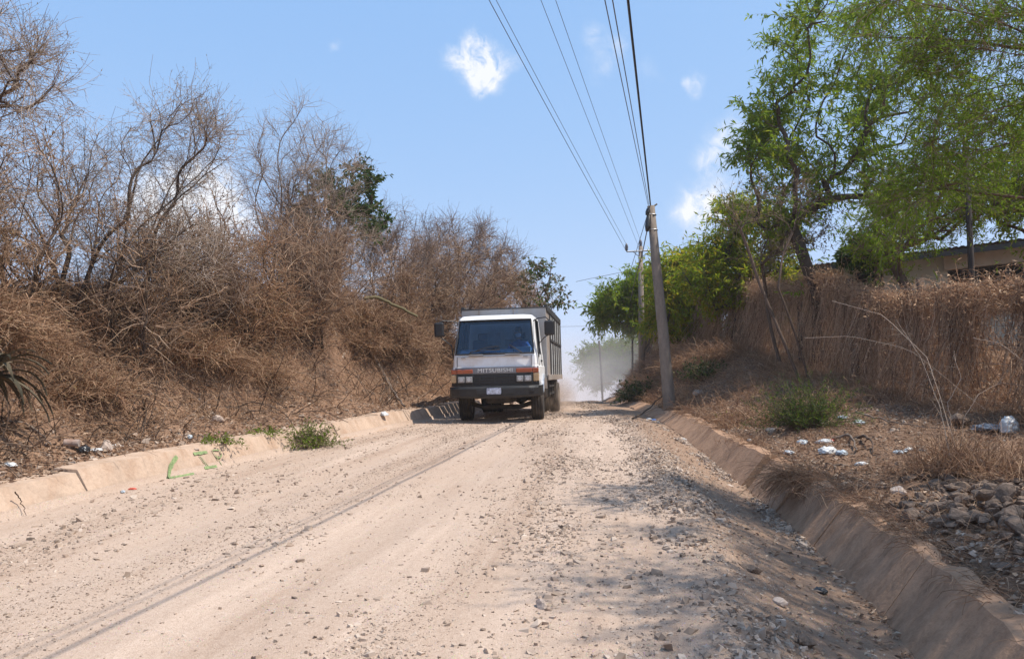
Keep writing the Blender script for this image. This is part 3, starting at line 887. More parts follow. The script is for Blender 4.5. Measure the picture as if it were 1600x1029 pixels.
# ---- dry undergrowth covering the left bank (one uncountable tangle)
r_ = np.random.default_rng(40)
nm = NM()
n = 30000
Y = 6.2 + r_.random(n) ** 1.25 * 24; v = .95 + 3.4 * r_.beta(1.6, 1.5, n); X = XL(Y) - v
den = sstep(-.3, .35, fbm(X * .7, Y * .7, 44)); k = (r_.random(n) < .15 + .85 * den) & (r_.random(n) < .12 + .88 * sstep(1.5, 2.5, v))
X, Y, v = X[k], Y[k], v[k]; n = len(X)
D = np.stack([r_.normal(.25, .6, n), r_.normal(-.1, .6, n), r_.uniform(.1, 1.1, n)], 1)
strands(nm, on_ground(X, Y, -.01), D, r_.uniform(.18, .6, n) * (.8 + .025 * Y) * (.55 + .9 * den[k]), 6, .33, -.2, r_.uniform(.0022, .0058, n) * (.7 + .035 * Y), mat=0, r=r_)
# hanging roots and grass on the steep face
n = 9000
Y = 6.2 + r_.random(n) ** 1.25 * 24; v = 1.3 + 1.5 * r_.random(n); X = XL(Y) - v
D = np.stack([r_.normal(.7, .35, n), r_.normal(0, .5, n), r_.normal(-.25, .4, n)], 1)
strands(nm, on_ground(X, Y, .03), D, r_.uniform(.2, .6, n), 6, .25, -.3, .0034 * (.7 + .03 * Y), mat=0, r=r_)
# short stubble near the kerb
n = 9000
Y = 5.8 + r_.random(n) ** 1.4 * 20; v = .45 + 1.1 * r_.random(n) ** .7; X = XL(Y) - v
D = r_.normal(size=(n, 3)) * np.array([1, 1, .3]) + np.array([0, 0, .35])
strands(nm, on_ground(X, Y, .005), D, r_.uniform(.05, .18, n), 4, .3, -.1, .003 * (.7 + .035 * Y), mat=0, r=r_)
# waist high dead stems along the bank top between the trees
n = 10500
Y = 7 + r_.random(n) ** 1.2 * 26; v = 2.0 + 2.6 * r_.random(n); X = XL(Y) - v
k = r_.random(n) < .2 + .8 * sstep(-.25, .35, fbm(X * .8, Y * .8, 46)); X, Y = X[k], Y[k]; n = len(X)
D = np.stack([r_.normal(.15, .45, n), r_.normal(-.05, .45, n), r_.uniform(.5, 1.1, n)], 1)
strands(nm, on_ground(X, Y, -.02), D, r_.uniform(.4, 1.25, n), 7, .3, -.1, .0042 * (.7 + .035 * Y), mat=0, r=r_)
# darker dead stems and runners caught in the tangle
n = 3600
Y = 6.6 + r_.random(n) ** 1.2 * 22; v = .9 + 3.2 * r_.random(n); X = XL(Y) - v
k = r_.random(n) < .15 + .85 * sstep(-.1, .4, fbm(X * 1.1, Y * 1.1, 48)); X, Y = X[k], Y[k]; n = len(X)
D = np.stack([r_.normal(.2, .6, n), r_.normal(0, .6, n), r_.uniform(.2, 1.2, n)], 1)
strands(nm, on_ground(X, Y, -.03), D, r_.uniform(.4, 1.4, n), 8, .22, -.1, r_.uniform(.004, .011, n) * (.7 + .03 * Y), mat=1, r=r_)
tag(nm.build('dry_undergrowth', [M['straw'], M['stem']]), 'tangled straw coloured dead grass and stems covering the left bank', 'undergrowth', kind='stuff')

# ---- dry mounds of thorn scrub, individually placed on the slope
def scrub_mesh(seed, n=620):
    r = np.random.default_rng(seed); nm = NM()
    P0 = r.normal(size=(n, 3)) * np.array([.22, .22, .03]); P0[:, 2] = np.abs(P0[:, 2])
    D = unit(P0 * np.array([2, 2, 0]) + r.normal(size=(n, 3)) * .5 + np.array([0, 0, .9]))
    P = grow(P0, D, r.uniform(.35, 1.0, n), 8, .32, -.12, r)
    tubes(nm, P, np.linspace(1, .4, 8)[None] * np.full((n, 1), .0062), 3)
    Q, R = twigs_from(P, n * 2, r, tmin=.3, L=(.1, .35), up=-.05, s=4, radius=.0042)
    tubes(nm, Q, R, 3)
    leaf_on(nm, Q, 2, r, (.03, .08), (.012, .03), 1, .3)
    return nm.mesh('scrub')
SCR = [scrub_mesh(50 + i) for i in range(3)]
for me in SCR:
    me.materials.append(M['straw']); me.materials.append(M['leafb'])
rs_ = np.random.default_rng(123)
scr_spots = []
for k in range(44):
    Y = 7.2 + 21 * ((k + rs_.random()) / 44) ** 1.1
    scr_spots.append((rs_.uniform(1.9, 3.9), Y, rs_.uniform(.65, 1.25)))
SG = 'dry scrub mounds on the left bank'
for i, (v_, Y, s_) in enumerate(scr_spots):
    o = bpy.data.objects.new('dry_scrub', SCR[i % 3]); col.objects.link(o)
    x_ = float(XL(Y)) - v_; o.location = (x_, Y, float(ground(x_, Y))); o.rotation_euler = (0, 0, i * 1.9); o.scale = (s_, s_, s_ * .9)
    tag(o, 'low mound of dry straw coloured thorn scrub on the left earth bank', 'bush', SG)

for (px, Y, dx) in ((560, 20.6, 0), (590, 21.4, 0), (625, 23., 0)):
    o = bpy.data.objects.new('dry_scrub', SCR[px % 3]); col.objects.link(o)
    o.location = gpt(px, Y); o.rotation_euler = (0, 0, px * .7); o.scale = (1.25, 1.25, 1.25)
    tag(o, 'low mound of dry straw coloured thorn scrub on the left earth bank', 'bush', SG)

# ---- agave with drooping blades at the far left
def agave(loc, seed, n=46, L=(.6, 1.15), label=''):
    r = np.random.default_rng(seed); nm = NM(); s = 9
    a = r.uniform(0, 6.283, n); el = r.uniform(-.1, 1.2, n)
    D = np.stack([np.cos(a) * np.cos(el), np.sin(a) * np.cos(el), np.sin(el)], 1)
    P = grow(D * .05, D, r.uniform(*L, n), s, .06, -.26, r)
    W = np.array([.03, .038, .04, .038, .034, .028, .02, .012, .002])
    T = np.gradient(P, axis=1); T = unit(T); S = unit(np.cross(T, np.array([0, 0, 1.]))); U = np.cross(S, T)
    l = P + S * W[None, :, None] + U * .012; c = P - U * .006; q = P - S * W[None, :, None] + U * .012
    V = np.stack([l, c, q], 2); idx = np.arange(n * s * 3).reshape(n, s, 3)
    Q = np.concatenate([np.stack([idx[:, :-1, j], idx[:, :-1, j + 1], idx[:, 1:, j + 1], idx[:, 1:, j]], -1).reshape(-1, 4) for j in (0, 1)])
    nm.add(V.reshape(-1, 3), Q)
    o = nm.build('agave_plant', M['agave'])
    o.location = loc
    return tag(o, label, 'plant')
agave(at(-16, 590, 8.5), 3, L=(.45, .85), label='half dead agave with dark drooping blades at the foot of the left thorn trees')

# ---- low green weeds on the broken kerb
def weed(px, Y, seed, label, mats, n=260, h=(.2, .5), sc=1., per=5, lw=(.012, .03), ll=(.03, .07), group=None, cat='bush', dz=0.):
    r = np.random.default_rng(seed); nm = NM(); loc = gpt(px, Y, dz)
    P0 = r.normal(size=(n, 3)) * np.array([.12, .12, .0])
    D = unit(P0 * np.array([4, 4, 0]) + r.normal(size=(n, 3)) * .3 + np.array([0, 0, .8]))
    P = grow(P0, D, r.uniform(*h, n), 6, .22, -.05, r)
    tubes(nm, P, np.linspace(1, .4, 6)[None] * np.full((n, 1), .0035), 3, 0)
    leaf_on(nm, P, per, r, ll, lw, 1, 0.1)
    if len(mats) > 2: leaf_on(nm, P, per // 2, r, ll, lw, 2, .2)
    o = nm.build('green_weed' if cat == 'weed' else 'green_bush', [M[m] for m in mats]); o.location = loc; o.scale = (sc,) * 3
    return tag(o, label, cat, group)
weed(482, 12.9, 61, 'low scraggly green bush growing over the gap in the left kerb', ('twig', 'leaff', 'leafo'), 320, (.2, .52), 1.0, 6)
weed(345, 10.9, 62, 'thin green weed sprig at the kerb top beside the painted letters', ('twig', 'leaff'), 60, (.08, .2), 1.0, 5, cat='weed')
weed(415, 12.2, 63, 'thin green weed tuft at the kerb top between letters and bush', ('twig', 'leaff'), 50, (.08, .18), 1.0, 5, cat='weed')
weed(1258, 12.6, 64, 'dark feathery green bush beside the plastic litter on the right verge', ('bark', 'leafd', 'leaff'), 420, (.45, 1.05), 1.0, 12, (.006, .014), (.04, .09))
weed(1000, 27.0, 65, 'grey green weed clump on the steep earth bank past the leaning pole', ('twig', 'leafd', 'leafo'), 260, (.3, .7), 1.3, 6, (.03, .06), (.06, .12), cat='weed')
weed(1100, 22.5, 66, 'grey green weed patch in the shade below the far fence', ('twig', 'leafd', 'leafo'), 200, (.3, .6), 1.2, 6, (.02, .05), (.05, .1), cat='weed')

# ---- right hand green trees behind the fence
GR = 'green trees behind the vine covered fence'
b = gpt(1278, 19.6)
tree('green_tree', 'tallest green tree with a forked dark trunk behind the fence, crown filling the upper right', 'tree', GR, b, b + np.array([.15, 0, 1.5]),
     [E_(1290, 190, 140, 100, 19.6, 2.1) + (3,), E_(1330, 40, 140, 70, 19.6, 1.9) + (2,), E_(1220, 280, 80, 90, 19.4, 1.5) + (1.8,), E_(1430, 170, 120, 110, 19.6, 1.9) + (2,), E_(1185, 200, 45, 60, 19.6, 1.) + (.8,), E_(1430, 300, 90, 45, 19.6, 1.3) + (1,)], 70, 250, .35, .009, .15, 2, .35,
     twig=(1700, (.4, 1.0), .004, .0), leaf=[(14, (.12, .25), (.03, .06), .55, 1)], bark='barkd', leafmats=('leaf',), sides=8)
b = gpt(1462, 16.4)
tree('green_tree', 'slender feathery tree standing in front of the pale building wall', 'tree', GR, b, b + np.array([-.25, 0, 1.4]),
     [E_(1450, 330, 110, 50, 16.4, 1.3) + (2,), E_(1540, 290, 80, 60, 16.4, 1.2) + (1,), E_(1400, 380, 60, 25, 16.2, .9) + (.5,)], 71, 110, .3, .008, .1, 1, .2,
     twig=(1000, (.3, .8), .004, .03), sub=2600, sub_L=(.15, .35), leaf=[(7, (.06, .12), (.018, .032), .2, 1)], bark='bark', leafmats=('leaf',))
b = gpt(1640, 17.)
tree('green_tree', 'loose green tree at the right edge in front of the dark roof', 'tree', GR, b, b + np.array([-.1, 0, 2.0]),
     [E_(1590, 290, 70, 70, 17, 1.3) + (2,), E_(1640, 200, 80, 80, 17, 1.4) + (1,)], 72, 70, .3, .009, .1, 2, .3,
     twig=(800, (.3, .8), .004, .03), leaf=[(14, (.08, .16), (.028, .05), .4, 1)], bark='barkd', leafmats=('leaf',))
b = gpt(1150, 25.5)
tree('green_tree', 'yellowing green tree just behind the far fence, nearest of its row to the big tree', 'tree', GR, b, b + np.array([.1, 0, 1.6]),
     [E_(1130, 430, 75, 60, 25.5, 1.5) + (2,), E_(1185, 380, 65, 60, 25.5, 1.4) + (1.5,), E_(1150, 340, 40, 35, 25.5, 1.) + (.5,), E_(1190, 460, 60, 40, 25, 1.2) + (.8,)], 73, 150, .25, .012, .16, 2, .4,
     twig=(1700, (.4, .9), .005, .0), leaf=[(10, (.13, .25), (.04, .075), .6, 1)], bark='barkd', leafmats=('leafy',), sides=7)
b = gpt(1070, 30.)
tree('green_tree', 'yellow green tree behind the leaning pole, middle of its row', 'tree', GR, b, b + np.array([.1, 0, 1.4]),
     [E_(1065, 455, 65, 55, 30, 1.6) + (2,), E_(1100, 420, 45, 40, 30, 1.4) + (1,), E_(1060, 500, 60, 30, 30, 1.5) + (.8,)], 74, 130, .25, .013, .17, 2, .5,
     twig=(1500, (.4, 1.0), .006, .0), leaf=[(11, (.15, .29), (.05, .085), .6, 1)], bark='barkd', leafmats=('leafy',), sides=7)
b = gpt(1005, 36.)
tree('green_tree', 'rounded mid green tree overhanging the road past the leaning pole', 'tree', GR, b, b + np.array([-.1, 0, 1.4]),
     [E_(985, 475, 55, 40, 36, 1.8) + (2,), E_(1010, 445, 40, 28, 36, 1.6) + (1,), E_(1030, 490, 50, 35, 36, 1.6) + (1,), E_(945, 490, 22, 22, 36, 1.) + (.4,)], 75, 130, .25, .015, .18, 2, .5,
     twig=(1600, (.4, 1.0), .007, .0), leaf=[(11, (.17, .32), (.055, .095), .6, 1)], bark='barkd', leafmats=('leaf',), sides=7)
b = gpt(985, 64.)
tree('green_tree', 'hazy grey green tree low beside the thin far post, farthest along the road', 'tree', GR, b, b + np.array([-.5, 0, 2.4]),
     [E_(960, 560, 50, 28, 62, 3.) + (2,), E_(925, 575, 25, 26, 62, 2.) + (1,), E_(1000, 545, 40, 25, 62, 3) + (1,)], 76, 120, .25, .02, .22, 2, .8,
     twig=(1600, (.6, 1.6), .018, .0), leaf=[(8, (.22, .42), (.07, .12), .4, 1)], bark='bark', leafmats=('leaff',))
b = gpt(1375, 22.)
tree('green_bush', 'dark glossy leaved bush peeping over the fence beside the building end', 'bush', None, b, b + np.array([0, 0, 1.2]),
     [E_(1365, 392, 38, 20, 22, .8) + (2,), E_(1335, 400, 20, 14, 22, .6) + (.6,)], 77, 50, .4, .01, .08, 3, .2,
     twig=(320, (.2, .5), .008, 0.), leaf=[(8, (.14, .26), (.08, .14), .5, 1)], bark='bark', leafmats=('leafd',))
b = gpt(1255, 17.3)
tree('dry_tree', 'thin leaning dry tree with bare brown forks in front of the far fence', 'tree', None, b, b + np.array([-.55, 0, 2.2]),
     [E_(1190, 340, 60, 40, 17.2, .7) + (2,), E_(1240, 330, 50, 60, 17.2, .7) + (1.2,), E_(1130, 310, 30, 25, 17.2, .5) + (.6,)], 78, 26, .6, .005, .035, 2, .15,
     twig=(170, (.3, .8), .004, .05), sub=300, sub_L=(.1, .35), leaf=[(2, (.05, .09), (.015, .03), .4, 1)], bark='bark', twigmat='twig', leafmats=('leafo',))
b = gpt(1215, 20.5)
tree('dry_tree', 'brown leaved half dead tree in front of the big green tree', 'tree', None, b, b + np.array([.0, 0, 1.8]),
     [E_(1250, 340, 50, 50, 19.6, .8) + (2,), E_(1215, 380, 50, 40, 19.6, .8) + (1,)], 79, 50, .5, .006, .045, 2, .2,
     twig=(420, (.3, .7), .0045, .05), leaf=[(8, (.06, .12), (.02, .04), .5, 1)], bark='bark', twigmat='twig', leafmats=('leafo',))

# ---- mesquite hanging over the verge from the right
b0 = np.array([10.6, 7.6, float(ground(10.6, 7.6))])
tree('mesquite_tree', 'fine leaved tree whose long branches hang in from the top right corner', 'tree', None, b0, b0 + np.array([-.7, -.2, 3.2]),
     [E_(1560, 120, 150, 130, 8.0, 1.3) + (2.2,), E_(1430, 270, 110, 60, 8.2, .6) + (1.0,), E_(1480, 20, 140, 60, 7.6, 1.2) + (1.4,), (np.array([5.5, 4.7, 6.9]), np.array([1.7, 1.9, .5]), 3.4), (np.array([5.3, 3.3, 6.5]), np.array([1.3, 1.0, .45]), 1.8), (np.array([6.9, 4.6, 7.2]), np.array([1.6, 2.0, .6]), 3.), (np.array([6.2, 3.6, 6.4]), np.array([1.8, 1.6, .6]), .9)], 80, 150, .75, .004, .05, 5, .4, gravity=.02, wob=.03,
     twig=(3900, (.4, 1.0), .003, -.04), leaf=[(15, (.055, .115), (.010, .018), .3, 1)], bark='bark', leafmats=('leaff',))

# ================================================================== fence with its dry vines
FX = herm([(6, 8.35), (10.5, 7.85), (12, 7.72), (19, 7.7), (24, 7.7), (29, 7.2), (36, 7.0), (46, 8.6)])
M['post'] = bark_mat('weathered_post', (.10, .075, .06), 10)
M['postd'] = simple('dark_metal_post', (.035, .025, .02), .9, .3, 12)
M['wire'] = simple('fence_wire', (.22, .2, .19), .6, .2, 20, metal=.6)
fence = thing('wire_fence', 'wire fence on dark wooden posts smothered in dry vines along the right verge', 'fence', (float(FX(12)), 12, float(ground(FX(12), 12))))
finv = Matrix.Translation(-fence.location)
for Y in (11.35, 14.2, 17.2, 20.4, 24.0, 27.6, 31., 35.):
    x = float(FX(Y)); z = float(ground(x, Y)); b = BM()
    h = 2.25 if Y < 26 else 2.0
    b.tube([(x, Y, z - .2), (x + .01, Y, z + h * .5), (x - .015, Y + .01, z + h)], [.085, .08, .07], 9)
    o = b.build('post', M['post'], fence, smooth=True); o.matrix_parent_inverse = finv
for k in range(7):
    Y = np.linspace(7, 38, 60); x = FX(Y); z = ground(x, Y, False) + .15 + k * .31
    nm = NM(); tubes(nm, np.stack([x - .09, Y, z + .02 * np.sin(Y * 2.2 + k)], 1)[None], np.full((1, 60), .004), 4)
    o = nm.build('wire', M['wire'], fence); o.matrix_parent_inverse = finv

r_ = np.random.default_rng(90); nm = NM()
def fence_top(Y):
    return 2.05 + .35 * np.exp(-((Y - 18.3) / 1.6) ** 2) - .12 * np.exp(-((Y - 14.9) / .9) ** 2) + .14 * fbm(Y * 1.1, np.zeros_like(Y), 51)
n = 12000
Y = 6.5 + 29 * r_.random(n) ** 1.25
dens = sstep(-.3, .3, fbm(Y * 2.6, np.zeros(n), 52)) * .88 + .12
k = r_.random(n) < dens; Y = Y[k]; n = len(Y)
x = FX(Y) - .1 + r_.normal(0, .10, n); z0 = ground(FX(Y), Y)
top = fence_top(Y) * (1 - .25 * r_.random(n) ** 2)
Lg = top * (1.05 - .75 * r_.random(n) ** 1.8)
P = grow(np.stack([x, Y, z0 + top], 1), np.stack([r_.normal(-.05, .12, n), r_.normal(0, .22, n), -np.ones(n)], 1), Lg * 1.12, 9, .19, -.2, r_)
tubes(nm, P, np.linspace(1, .6, 9)[None] * (r_.uniform(.0025, .0055, n) * (.75 + .025 * Y))[:, None], 3)
# dead leaves and side shoots caught in the curtain
Q, R = twigs_from(P, 8000, r_, tmin=0, L=(.08, .3), up=-.1, s=4, wander=.4, radius=.0028)
tubes(nm, Q, R * 1.2, 3)
n = 26000; i = r_.integers(0, len(P), n); j = r_.integers(0, 9, n)
leaves(nm, P[i, j], r_.normal(size=(n, 3)) * .7 + np.array([0, 0, -.5]), r_.uniform(.04, .11, n), r_.uniform(.012, .035, n), 1, r=r_)
# bushy tangle riding over the top wire
n = 15000; Y = 6.5 + 27 * r_.random(n) ** 1.2; z0 = ground(FX(Y), Y)
k = r_.random(n) < .35 + .65 * sstep(-.3, .3, fbm(Y * .9, np.zeros(n), 53)); Y = Y[k]; z0 = z0[k]; n = len(Y)
D = r_.normal(size=(n, 3)) * np.array([.7, .9, .5]) + np.array([-.2, 0, .45])
P = grow(np.stack([FX(Y) - .05 + r_.normal(0, .16, n), Y, z0 + fence_top(Y) - r_.uniform(0, .45, n)], 1), D, r_.uniform(.25, .75, n), 9, .48, -.16, r_)
tubes(nm, P, np.linspace(1, .5, 9)[None] * (.0034 * (.75 + .03 * Y))[:, None], 3)
i = r_.integers(0, len(P), 9000); j = r_.integers(0, 9, 9000)
leaves(nm, P[i, j], r_.normal(size=(9000, 3)), r_.uniform(.04, .10, 9000), r_.uniform(.015, .035, 9000), 1, r=r_)
tag(nm.build('dry_vines', [M['vine'], M['vleaf']]), 'dead reddish brown vines hanging in a thick curtain over the wire fence', 'vines', kind='stuff')

# long arching canes crossing the vine curtain
def cane(pts, r0, name, label, cat='branch', mat='twigp', k=6, group=None, tip=.35, extra=None, seed=1):
    r0 = r0 * (.6 if name == 'arching_cane' else 1); P = resample(pts, 16); r = np.random.default_rng(seed)
    P = P + min(.012, r0 * .7) * r.normal(size=P.shape)
    nm = NM(); R = np.linspace(1, tip, 16)[None] * r0
    tubes(nm, P[None], R, k)
    if extra:
        Q, RR = twigs_from(P[None], extra[0], r, tmin=.25, L=extra[1], up=.02, s=5, radius=r0 * .4)
        tubes(nm, Q, RR, 3)
    o = nm.build(name, M[mat], smooth=True)
    return tag(o, label, cat, group)
cane([at(1258, 528, 12.5), at(1330, 525, 12.1), at(1420, 545, 11.2), at(1540, 640, 10.6)], .009, 'arching_cane', 'lowest long pale cane arching across the vine curtain above the green bush', extra=(14, (.1, .3)))
cane([at(1300, 470, 12.2), at(1380, 492, 11.6), at(1450, 560, 10.8), at(1500, 720, 9.2)], .009, 'arching_cane', 'pale cane curving down from the fence top to the dead grass clump', extra=(20, (.12, .4)), seed=2)
cane([at(1520, 528, 11.0), at(1560, 535, 10.6), at(1610, 570, 10.)], .008, 'arching_cane', 'short thin cane arching towards the right edge post', extra=(8, (.1, .3)), seed=3)
cane([at(1492, 700, 8.6), at(1480, 630, 8.6), at(1502, 590, 8.6), at(1490, 555, 8.7)], .009, 'arching_cane', 'upright pale crooked cane rising from the dead grass clump', extra=(6, (.1, .25)), seed=4)
cane([at(1500, 705, 8.7), at(1507, 650, 8.7), at(1530, 615, 8.7), at(1562, 598, 8.8)], .008, 'arching_cane', 'pale forked cane bending right from the dead grass clump', extra=(6, (.08, .2)), seed=5)
cane([at(1487, 725, 8.4), at(1470, 640, 8.6), at(1440, 560, 8.9), at(1400, 500, 9.4)], .008, 'arching_cane', 'thin tan cane leaning left from the dead grass clump', extra=(10, (.1, .3)), seed=6)
# fallen branches
def fallen(pts, r0, label, seed, extra=None, mat='barkg', dz=.02):
    P = [hit(*p) + np.array([0, 0, dz + (p[2] if len(p) > 2 else 0)]) for p in [(q[0], q[1]) for q in pts]]
    for q, p in zip(pts, P):
        if len(q) > 2: p[2] += q[2]
    return cane(P, r0, 'fallen_branch', label, 'branch', mat, 7, extra=extra, seed=seed)
fallen([(1300, 688), (1325, 684, .03), (1333, 690, .05), (1338, 710, .02)], .022, 'bent pale broken branch lying beside plastic litter on the right verge', 11)
fallen([(1330, 688), (1352, 690, .06), (1362, 700, .1), (1363, 712, .02)], .026, 'dark arched broken branch end standing by the white bags', 12, mat='bark')
fallen([(1335, 650, .05), (1400, 668, .05), (1440, 672, .04), (1500, 678, .03)], .014, 'long thin grey branch lying along the shaded fence foot', 13, extra=(6, (.1, .3)))
fallen([(1290, 728), (1320, 730), (1345, 729)], .014, 'short thin stick lying between stones below the white bags', 14)
fallen([(990, 655), (1010, 648, .1), (1040, 632, .3), (1060, 600, .25), (1075, 570, .2)], .022, 'dark slack root snaking down the bank past the leaning pole foot', 15, mat='barkd')
fallen([(170, 668, .04), (205, 690, .02), (250, 695, .02)], .016, 'bent dark stick lying above the left kerb below the trunk cluster', 16, mat='barkd')
fallen([(215, 615, .1), (228, 650, .06), (222, 690, .02)], .014, 'upright dark dead stem leaning on the left bank', 17, mat='barkd')
fallen([(10, 668, .04), (45, 672, .03), (80, 700, .02)], .016, 'curved pale root lying near the left edge of the bank', 18)
fallen([(568, 545, .15), (588, 575, .12), (605, 605, .1), (632, 640, .05)], .06, 'thick grey dead log sliding down the left bank beside the truck', 19, mat='barkg')
fallen([(1120, 650, .02), (1165, 642, .02), (1210, 650, .02)], .012, 'thin twig lying at the edge of the drain before the green bush', 20)
cane([at(568, 466, 18.4), at(590, 464, 18.6), at(615, 476, 18.7), at(652, 494, 18.8)], .045, 'bent_stalk', 'bent pale green cactus stalk lying along the top of the left bank', 'stalk', 'leafo', 8, tip=.7)
cane([hit(17, 782) + np.array([.03, 0, .05]), hit(28, 790) + np.array([.02, 0, .03]), hit(41, 807) + np.array([0, 0, .01])], .007, 'bent_twig', 'thin bent brown twig leaning on the pale left kerb at the edge', 'twig', 'barkd', 5)
# black root draped over the drain wall: dry grass tuft
def tuft(loc, seed, label, n=260, L=(.2, .55), D0=(0, 0, .9), sp=.5, rad=.0028, base=.08, up=-.12, mat='straw', name='grass_tuft', group=None, cat='grass'):
    r = np.random.default_rng(seed); nm = NM()
    P0 = r.normal(size=(n, 3)) * np.array([base, base, .01])
    strands(nm, P0, r.normal(size=(n, 3)) * sp + np.array(D0), r.uniform(*L, n), 7, .14, up, rad, r=r)
    o = nm.build(name, M[mat]); o.location = loc
    return tag(o, label, cat, group)
tuft(hit(1262, 752) + np.array([-.03, 0, .02]), 21, 'dry grass tuft hanging down over the broken drain wall', 420, (.3, .6), (-.7, -.2, .25), .3, .0032, .16, -.2)
tuft(hit(1500, 735), 22, 'big dead straw clump on the verge where the pale canes rise', 700, (.25, .65), (0, 0, .8), .55, .0032, .22)
tuft(hit(1570, 745), 23, 'dead straw clump right of the pale canes by the rock pile', 420, (.2, .5), (0, 0, .7), .6, .003, .22)
tuft(hit(1440, 740), 24, 'low dead straw clump left of the pale canes', 300, (.15, .35), (0, 0, .5), .7, .0028, .2)
tuft(hit(1180, 690), 25, 'low straw patch on the verge edge before the broken drain gap', 300, (.1, .3), (0, 0, .4), .7, .0028, .25)
tuft(hit(1330, 770), 26, 'flattened straw patch beside the stained drain wall', 420, (.1, .28), (0, 0, .25), .8, .0026, .28)
tuft(hit(1130, 560) + np.array([0, 0, .05]), 27, 'sunlit reddish straw mound crowning the bank right of the leaning pole', 1100, (.3, .8), (-.4, -.3, .5), .55, .006, .45, -.15)
tuft(hit(1090, 575) + np.array([0, 0, .05]), 28, 'shaggy straw mound on the bank crest beside the leaning pole', 900, (.3, .7), (-.4, -.3, .5), .55, .006, .4, -.15)
tuft(hit(985, 570), 29, 'tall straw clump on the crest of the far right bank', 900, (.4, .9), (-.2, 0, .9), .5, .008, .6)
tuft(hit(960, 590), 30, 'reddish straw clump low on the far right bank near the thin post', 700, (.4, .8), (-.4, 0, .5), .5, .008, .5)
tuft(hit(1020, 600), 31, 'straw clump on the bank face left of the leaning pole', 700, (.3, .7), (-.6, -.2, .2), .5, .006, .4)

# dead grass and stems over the right verge and its bank
nm = NM(); r_ = np.random.default_rng(41)
n = 34000; Y = 3.4 + r_.random(n) ** 1.3 * 19; w = .12 + 5.2 * r_.random(n); X = XR(Y) + w
k = r_.random(n) < .12 + .9 * sstep(-.1, .4, fbm(X * .8, Y * .8, 61)); X, Y = X[k], Y[k]; n = len(X)
D = r_.normal(size=(n, 3)) * np.array([1, 1, .3]) + np.array([0, 0, .35])
strands(nm, on_ground(X, Y, .003), D, r_.uniform(.06, .3, n), 5, .3, -.12, r_.uniform(.0014, .0036, n) * (.7 + .04 * Y), r=r_)
n = 21000; Y = 14 + r_.random(n) ** 1.3 * 24; w = .15 + 3.4 * r_.random(n); X = XR(Y) + w
k = r_.random(n) < .25 + .75 * sstep(-.2, .4, fbm(X * .6, Y * .6, 62)); X, Y = X[k], Y[k]; n = len(X)
D = np.stack([r_.normal(-.45, .5, n), r_.normal(-.15, .5, n), r_.uniform(0, .8, n)], 1)
strands(nm, on_ground(X, Y, -.01), D, r_.uniform(.2, .65, n), 6, .35, -.2, r_.uniform(.002, .0055, n) * (.7 + .04 * Y), r=r_)
# grass hanging over the drain edge
n = 2600; Y = 3.4 + r_.random(n) ** 1.3 * 18; X = XR(Y) + r_.uniform(-.02, .3, n)
k = r_.random(n) < sstep(-.15, .35, fbm(X * .5, Y * 1.6, 63)); X, Y = X[k], Y[k]; n = len(X)
D = np.stack([r_.normal(-.6, .4, n), r_.normal(0, .5, n), r_.uniform(.0, .6, n)], 1)
strands(nm, np.stack([X, Y, ground(np.maximum(X, XR(Y) + .05), Y) + .03], 1), D, r_.uniform(.1, .3, n), 6, .25, -.25, .0026, r=r_)
# shaded stems at the fence foot
n = 7000; Y = 8 + r_.random(n) ** 1.2 * 16; X = FX(Y) - .1 - np.abs(r_.normal(0, .5, n))
D = r_.normal(size=(n, 3)) * np.array([1, 1, .4]) + np.array([-.2, 0, .7])
strands(nm, on_ground(X, Y, -.01), D, r_.uniform(.15, .55, n), 6, .35, -.12, .0026 * (.7 + .03 * Y), r=r_)
# waist high dead brush behind the wire fence
n = 9000; Y = 7.5 + r_.random(n) ** 1.15 * 30; X = FX(Y) + r_.uniform(.35, 3.2, n)
k = r_.random(n) < .25 + .75 * sstep(-.25, .35, fbm(X * .9, Y * .9, 64)); X, Y = X[k], Y[k]; n = len(X)
D = r_.normal(size=(n, 3)) * np.array([.35, .35, .2]) + np.array([0, 0, 1])
P = strands(nm, on_ground(X, Y, -.02), D, r_.uniform(.6, 1.75, n), 8, .22, -.06, r_.uniform(.003, .007, n) * (.75 + .025 * Y), r=r_)
i = r_.integers(0, n, 14000); j = r_.integers(2, 8, 14000)
leaves(nm, P[i, j], r_.normal(size=(14000, 3)), r_.uniform(.04, .12, 14000), r_.uniform(.015, .04, 14000), r=r_)
tag(nm.build('dead_grass', M['straw']), 'sparse dead grass and straw over the right verge and its steep bank', 'dead grass', kind='stuff')

# ================================================================== building behind the fence
M['wall'] = simple('pale_plaster', (.50, .49, .42), .9, .12, 1.5, dust=((.36, .33, .27), .35))
M['fascia'] = simple('tan_fascia', (.42, .35, .28), .85, .12, 3)
M['roofs'] = simple('dark_roof_sheet', (.12, .11, .11), .6, .2, 4, metal=.2)
M['black'] = simple('black_opening', (.02, .02, .022), .5, .2, 4)
M['lou'] = simple('dark_louvre', (.05, .048, .05), .5, .2, 6)
bA = np.array([10.2, 26.6]); bB = np.array([17.2, 20.6])               # facade line on plan
bd = (bB - bA); bl = float(np.linalg.norm(bd)); bd = bd / bl
ang = math.atan2(bd[1], bd[0])
g0 = float(ground(12, 24)) - .6
house = thing('low_building', 'low pale plastered building with dark corrugated roof behind the fence', 'building', (bA[0], bA[1], g0), ang)
ev = 6.75 - g0                                                        # eave height in local coordinates
b = BM()
